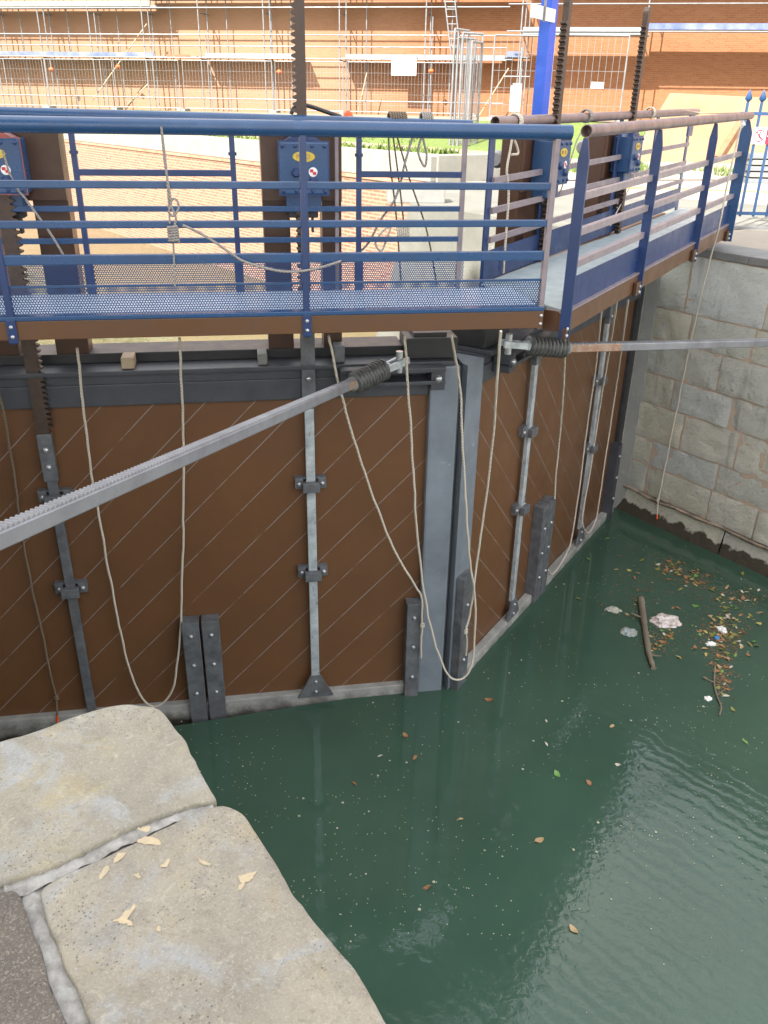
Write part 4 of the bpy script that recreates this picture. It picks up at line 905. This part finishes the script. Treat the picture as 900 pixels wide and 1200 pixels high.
T.part('bracket', MB().tube([(p.x+.1, -.32, p.z+.4), (p.x+.1, -.3, p.z+1.6)], .03, 8).box(p.x-.12, p.x+.2, -.4, -.0, p.z+.42, p.z+.5, .01), M['galv'])
T.part('pole', MB().tube([(p.x+.1, -.26, p.z-2.6), (p.x+.1, -.26, p.z-.2)], .03, 8), M['galv'])
# low rendered wall on the right
PW = Frame(0, 29.5, 92, 3.5)
pts = [PW.px(x, y) for x, y in ((742, 196), (765, 150), (790, 109), (850, 112), (1000, 120), (1300, 125), (1300, 260), (742, 220))]
pts[-1] = (pts[0][0], -.2); pts[-2] = (pts[-3][0], -.2)
T = Thing('rendered_wall', 'low sandy rendered wall with a sloped end in front of the brick building', 'wall', PW, (pts[0][0]+4, 0, 0))
T.part('wall_body', MB().prism(pts, 0, .5), M['plaster'])
T.part('wall_foot', MB().box(pts[0][0]+.2, pts[-2][0], -.12, -.003, -.2, .3, .02), M['plaster'])
a, b = Frame(0, 21, 90, 3.5).p3(842, 186), Frame(0, 21, 90, 3.5).p3(884, 138)
single('timber_beam', MB().bar((a.x, 21, a.z+3.5), (b.x, 21.6, b.z+3.5), .16, .16), M['wood_brown'], 'brown timber propped at a slant behind the spear fence', 'timber', G, (a.x, 21, 3.5))
p = atz(893, 215, 3.5)
for k in range(5): single('plank', MB().box(p.x-.35+.05*(k % 2), p.x+2.6, p.y, p.y+.7, 3.5+k*.13, 3.5+k*.13+.10, .01), M['concrete'] if k % 2 else M['alu'], ['lowest pale plank of the stack behind the spear fence', 'second plank from the bottom of the stack behind the spear fence', 'middle plank of the stack behind the spear fence', 'second plank from the top of the stack behind the spear fence', 'topmost pale plank of the stack behind the spear fence'][k], 'plank', G, (p.x, p.y, 3.5+k*.13), 'planks stacked on the quay')
def pump(fr, x, y, o, label):
    p = fr.p3(x, y, o); T = Thing('hydraulic_motor', label, 'motor', fr, p, 'motors behind the columns')
    T.part('barrel', MB().tube([p+Vector((-.16, 0, 0)), p+Vector((-.13, 0, 0)), p+Vector((.02, 0, 0)), p+Vector((.05, 0, 0))], [.05, .07, .07, .05], 16), M['grey_plastic'])
    T.part('end_cap', MB().tube([p+Vector((.05, 0, 0)), p+Vector((.13, 0, 0))], [.055, .05], 16), M['black'])
pump(Q, 590, 186, -.42, 'grey motor barrel behind the nearer brown column of the right leaf'); pump(Q, 688, 172, -.42, 'grey motor barrel behind the farther brown column of the right leaf')
mb = MB().tube(spline([L.p3(x, y, -.2) for x, y in ((341, 134), (345, 126), (355, 123), (368, 126), (385, 132), (400, 137))]), .014, 8)
single('cable', mb, M['black'], 'black cable arching over the left railing beside the tall rack', 'cable', L, L.p3(341, 134, -.2))
p = L.p3(408, 136, -.25); T = Thing('warning_lamp', 'small orange lamp behind the blue tube right of the rack', 'lamp', L, p + Vector((0, 0, -.12)))
T.part('lens', MB().tube([p+Vector((0, 0, -.03)), p, p+Vector((0, 0, .02)), p+Vector((0, 0, .035))], [.03, .035, .028, .008], 14), M['orange'])
T.part('stem', MB().cyl(p+Vector((0, 0, -.13)), (0, 0, 1), .014, .11, 8), M['black'])

# ------------------------------------------------------------------ things floating on the water
def leafmat(name, c): return paint(name, c, tuple(k*.7 for k in c), .5, 40)
LM = [leafmat('brown_leaf', (.30, .15, .06)), leafmat('tan_leaf', (.42, .30, .15)), leafmat('olive_leaf', (.20, .20, .05)), leafmat('green_leaf', (.14, .30, .06)), leafmat('yellow_leaf', (.50, .42, .14)), leafmat('pale_leaf', (.55, .52, .42))]
def leaf_mesh(k):
    mb = MB(); n = 7; vs = []
    for i in range(n):
        t = i/(n-1); w = .5*math.sin(math.pi*min(t*.96+.02, 1))**.8*(.42 + .1*(k % 3)); c = (.06*(k % 2 + 1))*math.sin(t*3)
        for s in (-1, 0, 1): vs.append((t-.5, s*w + c*.6, .05*abs(s)*(1 if k % 2 else .6) + .07*math.sin(t*5+k)+.05))
    mb.add(vs, [[i*3+j, i*3+j+1, (i+1)*3+j+1, (i+1)*3+j] for i in range(n-1) for j in range(2)], True)
    mb.bar((-.5, 0, .05), (-.68, .05, .06), .025, .02)
    return mb
LMe = [[leaf_mesh(k).make('leaf', m) for k in range(3)] for m in LM]
names = ['brown', 'tan', 'olive', 'green', 'yellow', 'pale']
def put_leaf(x, y, s, ci, label=None, grp='leaves floating in the drift'):
    p = atz(x, y, 0.003); o = bpy.data.objects.new('leaf', LMe[ci][random.randrange(3)]); C.objects.link(o)
    o.location = p; o.scale = (s, s, s); o.rotation_euler = (random.uniform(-.2, .2), random.uniform(-.2, .2), random.uniform(0, 6.3))
    o['label'] = label or ('small %s leaf afloat in the drift of debris on the green water' % names[ci]); o['category'] = 'leaf'; o['group'] = grp + ' (%s)' % names[ci]
rnd = random.Random(4)
for cx, cy, sx, sy, n in ((845, 742, 28, 22, 95), (785, 664, 16, 7, 20), (812, 680, 22, 9, 26), (846, 790, 12, 24, 30), (865, 705, 30, 10, 22), (775, 752, 20, 16, 20), (745, 700, 45, 40, 22), (860, 690, 40, 12, 12)):
    for k in range(n):
        x, y = rnd.gauss(cx, sx*.62), rnd.gauss(cy, sy*.62)
        if x > 905: continue
        put_leaf(x, y, rnd.uniform(.025, .085), rnd.choice([0, 0, 0, 1, 1, 2, 2, 4, 5, 3]))
for x, y, s, ci, lb in ((653, 907, .11, 3, 'lone light green leaf floating in the middle of the water'), (632, 985, .12, 1, 'tan leaf floating left of the sky reflection'), (672, 1089, .11, 1, 'lone tan leaf on the bright sky reflection'), (717, 851, .10, 1, 'tan leaf at the tip of the sky reflection'), (690, 918, .10, 0, 'brown leaf just left of the bright reflection'), (873, 869, .10, 3, 'single green leaf low on the right water'), (475, 862, .10, 0, 'brown leaf under the left mitre post'), (486, 888, .10, 0, 'brown leaf afloat below the mitre'), (445, 886, .07, 5, 'pale leaf afloat below the single rubbing plate'), (415, 918, .08, 0, 'brown leaf in the dark reflection of the left leaf'), (712, 631, .10, 3, 'green leaf close to the right gate foot'), (690, 655, .09, 3, 'green leaf beside the shallow rope loop'), (795, 770, .1, 4, 'yellow leaf below the plastic bag'), (889, 731, .12, 4, 'large pale yellow leaf at the right edge'), (573, 820, .12, 0, 'brown leaf clump below the mitre rope loop'), (640, 845, .06, 5, 'pale leaf right of the mitre foot'), (640, 872, .07, 5, 'small white leaf near the water centre'), (724, 896, .07, 5, 'pale leaf at the edge of the sky reflection'), (500, 1040, .09, 0, 'brown leaf in the lower dark reflection'), (540, 960, .07, 1, 'tan leaf over the dark reflection')):
    put_leaf(x, y, s*.68, ci, lb, 'single leaves on the open water')
sp = MB(); rnd = random.Random(12)
for k in range(2300):
    x, y = rnd.uniform(210, 900), 1200 - 600*abs(rnd.random())**.8
    p = atz(x, y, .002)
    if noise.noise((p.x*1.1, p.y*1.1, 3)) < -.12 or (p.y < 4.4 and p.x > .9 and rnd.random() < .8): continue
    if p.x*.174 - p.y*.985 + 6.1 < .1 and p.x < .6: continue
    if L.loc(p).y > -.15 and L.loc(p).x < .2 or Q.loc(p).y > -.15 and p.x > .5 or WR.loc(p).y > -.2: continue
    s = rnd.uniform(.0025, .0065)*(2.2 if rnd.random() < .1 else 1); g = rnd.uniform(0, 6.3)
    sp.add([p + Vector((math.cos(g+i*1.57)*s*rnd.uniform(.5, 1.2), math.sin(g+i*1.57)*s, .002)) for i in range(4)], [[0, 1, 2, 3]])
struct('floating_specks', sp, leafmat('pale_speck', (.42, .42, .30)), kind='stuff')
lt = MB(); rnd = random.Random(5)                             # soggy brown litter between the leaves
for cx, cy, sx, sy, n in ((845, 745, 24, 22, 520), (785, 664, 15, 7, 130), (812, 680, 24, 10, 160), (846, 792, 11, 24, 240), (862, 700, 35, 10, 140), (775, 750, 22, 18, 140), (750, 690, 40, 35, 160)):
    for k in range(n):
        x, y = rnd.gauss(cx, sx*.6), rnd.gauss(cy, sy*.6)
        if x > 930: continue
        p = atz(x, y, .001); a = rnd.uniform(0, 6.3); l, w_ = rnd.uniform(.006, .028), rnd.uniform(.003, .009); d = Vector((math.cos(a), math.sin(a), 0)); q = Vector((-d.y, d.x, 0))
        lt.add([p-d*l+Vector((0, 0, .001)), p-q*w_+Vector((0, 0, .004)), p+d*l+Vector((0, 0, .001)), p+q*w_+Vector((0, 0, .003))], [[0, 1, 2, 3]])
struct('floating_litter', lt, leafmat('soggy_litter', (.17, .10, .05)), kind='stuff')
# branch
P = [atz(x, y, .02) for x, y in ((751, 702), (754, 725), (757, 745), (761, 768), (766, 783))]
mb = MB().tube(spline(P, 6), [(.038 - .0006*i)*(1 + .5*noise.noise((i*.55, 2, 1))) for i in range(25)], 12)
mb.tube([P[1], P[1]+Vector((-.12, .06, .03))], [.016, .008], 6).tube([P[3], P[3]+Vector((.10, -.05, .03))], [.014, .006], 6)
single('branch', mb, M['bark'], 'thick brown broken branch floating beside the plastic bag', 'branch', G, P[0])
P = [atz(x, y, .012) for x, y in ((838, 780), (837, 800), (840, 815), (845, 828), (843, 838))]
mb = MB().tube(spline(P, 6), .009, 7).tube([P[2], P[2]+Vector((.1, .08, .01))], [.008, .004], 6).tube([P[1], P[1]+Vector((-.09, .07, .01))], [.008, .004], 6)
single('twig', mb, M['bark'], 'thin bare twig under the leaf drift on the right', 'twig', G, P[0])
def crumple(name, x, y, rx, ry, rz, m, label, cat, seed):
    p = atz(x, y, 0); b = bmesh.new(); bmesh.ops.create_icosphere(b, subdivisions=4, radius=1)
    for v in b.verts:
        d = 1 + .35*noise.fractal(v.co*1.8 + Vector((seed, 0, 0)), 1, 2, 4) - .12*abs(noise.noise(v.co*5 + Vector((0, seed, 0))))
        v.co = Vector((v.co.x*rx*d, v.co.y*ry*d, max(v.co.z*rz*d, -.01)))
    mb = MB(); mb.addbm(b, False); mb.v = [q + p for q in mb.v]
    single(name, mb, m, label, cat, G, p)
def plastic():
    n = N('wet_plastic_film'); c = n.mix(n.ramp(n.noise(16, 6), (.4, 0.), (.62, 1.)), (.66, .62, .62), (.48, .38, .34)); n.col(c); n.rough(.2); return n.m
M['plastic'] = plastic()
crumple('plastic_bag', 781, 729, .15, .12, .06, M['plastic'], 'crumpled pinkish white plastic bag floating right of the branch', 'plastic bag', 2)
crumple('plastic_wrapper', 737, 741, .085, .08, .03, paint('blue_film', (.32, .42, .45), (.25, .2, .15), .25, 25), 'small bluish plastic wrapper left of the branch', 'wrapper', 5)
crumple('plastic_wrapper', 719, 715, .08, .06, .025, paint('pale_film', (.5, .5, .45), (.3, .28, .22), .3, 25), 'small pale wrapper afloat near the right gate', 'wrapper', 8)
crumple('foam_piece', 846, 739, .05, .07, .03, M['white'], 'white foam lump in the leaf drift', 'foam', 3)
crumple('foam_piece', 833, 755, .05, .035, .025, M['white'], 'small white foam crumb left of the blue cap', 'foam', 4)
crumple('foam_piece', 830, 819, .04, .035, .02, M['white'], 'white foam crumb beside the twig', 'foam', 6)
p = atz(840, 748, .0); single('bottle_cap', MB().tube([p, p+Vector((0, 0, .012)), p+Vector((0, 0, .016))], [.028, .028, .022], 16), paint('cyan_plastic', (.05, .25, .6), None, .4), 'blue plastic bottle cap in the leaf drift', 'cap', G, p)

# ------------------------------------------------------------------ unseen trees added behind the viewer to shade the lock
rnd = random.Random(21)
for ti, (tx, ty, label) in enumerate(((-10.2, -4.6, 'tall unseen tree added for shade farther from the lock'), (-5.3, -4.4, 'tall unseen tree added for shade closest to the lock'))):
    T = Thing('shade_tree', label, 'tree', G, (tx, ty, 3.4), 'unseen trees added for shade')
    T.part('trunk', MB().tube([(tx, ty, 3.3), (tx+.1, ty, 5.5), (tx, ty+.1, 8.5), (tx+.2, ty, 13)], [.42, .34, .28, .12], 12)
           .tube([(tx, ty, 7.6), (tx+1.4, ty+.6, 10), (tx+2.4, ty+1, 13)], [.2, .15, .05], 8).tube([(tx, ty, 7.9), (tx-1.6, ty-.3, 10.5), (tx-2.6, ty, 13.5)], [.2, .14, .05], 8), M['bark'])
    mb = MB(); bl = [(tx + rnd.uniform(-2.4, 2.7), ty + rnd.uniform(-1.3, 1.3), 8.6 + 10.4*rnd.random()**.75, rnd.uniform(1.5, 2.3)) for k in range(34)]
    if ti: bl += [(tx + dx, ty + dy, z_, 1.7) for dx in (-2.2, -.6, 1.0, 2.4) for dy, z_ in ((0, 10.5), (.5, 13), (-.5, 15.5), (.3, 17.5), (0, 19.3))]
    for bx, by, bz, br in bl:
        for k in range(380):
            d = Vector((rnd.gauss(0, 1), rnd.gauss(0, 1), rnd.gauss(0, 1))).normalized()*br*rnd.uniform(.35, 1)**.6
            p = Vector((bx, by, bz)) + d; a = Vector((rnd.gauss(0, 1), rnd.gauss(0, 1), rnd.gauss(0, 1))).normalized(); b = a.orthogonal().normalized(); c = a.cross(b); s = rnd.uniform(.16, .32)
            mb.add([p-b*s, p+c*s*.7, p+b*s, p-c*s*.7], [[0, 1, 2, 3]])
    T.part('crown', mb, M['leaf'])

# ------------------------------------------------------------------ camera, light, world
cam = bpy.data.cameras.new('camera'); co = bpy.data.objects.new('camera', cam); C.objects.link(co)
cam.sensor_fit = 'VERTICAL'; cam.sensor_height = 36; cam.lens = F/1200*36; cam.clip_end = 2000; cam.clip_start = .05
co.matrix_world = Matrix.Translation((0, 0, H)) @ Matrix.Rotation(R(90)-TH, 4, 'X') @ Matrix.Rotation(RO, 4, 'Z')
SC.camera = co
SUN_AZ, SUN_EL = 35, 43
su = bpy.data.lights.new('sun', 'SUN'); so = bpy.data.objects.new('sun', su); C.objects.link(so)
su.energy = 3.9; su.angle = R(.53); su.color = (1, .95, .87)
d = Vector((math.sin(R(SUN_AZ))*math.cos(R(SUN_EL)), math.cos(R(SUN_AZ))*math.cos(R(SUN_EL)), -math.sin(R(SUN_EL))))
so.rotation_euler = d.to_track_quat('-Z', 'Y').to_euler()
w = bpy.data.worlds.new('World'); SC.world = w; w.use_nodes = True; nt = w.node_tree
sk = nt.nodes.new('ShaderNodeTexSky'); sk.sky_type = 'NISHITA'; sk.sun_disc = False
sk.sun_elevation = R(SUN_EL); sk.sun_rotation = R(SUN_AZ+180); sk.dust_density = 3.0; sk.air_density = 1.0
tc = nt.nodes.new('ShaderNodeTexCoord'); mp = nt.nodes.new('ShaderNodeMapping'); mp.inputs['Scale'].default_value = (1, 1, 2.2)
nz = nt.nodes.new('ShaderNodeTexNoise'); nz.inputs['Scale'].default_value = 2.2; nz.inputs['Detail'].default_value = 7; nz.inputs['Roughness'].default_value = .6
rp = nt.nodes.new('ShaderNodeValToRGB'); rp.color_ramp.elements[0].position = .32; rp.color_ramp.elements[1].position = .55
mxs = nt.nodes.new('ShaderNodeMix'); mxs.data_type = 'RGBA'; mxs.inputs[7].default_value = (5.4, 5.25, 5.0, 1)
nt.links.new(tc.outputs['Generated'], mp.inputs[0]); nt.links.new(mp.outputs[0], nz.inputs['Vector']); nt.links.new(nz.outputs['Fac'], rp.inputs[0])
nt.links.new(rp.outputs[0], mxs.inputs[0]); nt.links.new(sk.outputs[0], mxs.inputs[6])
nt.links.new(mxs.outputs[2], nt.nodes['Background'].inputs[0]); nt.nodes['Background'].inputs[1].default_value = .15
SC.view_settings.view_transform = 'Standard'; SC.view_settings.look = 'None'; SC.view_settings.exposure = 2.0; SC.view_settings.gamma = 1
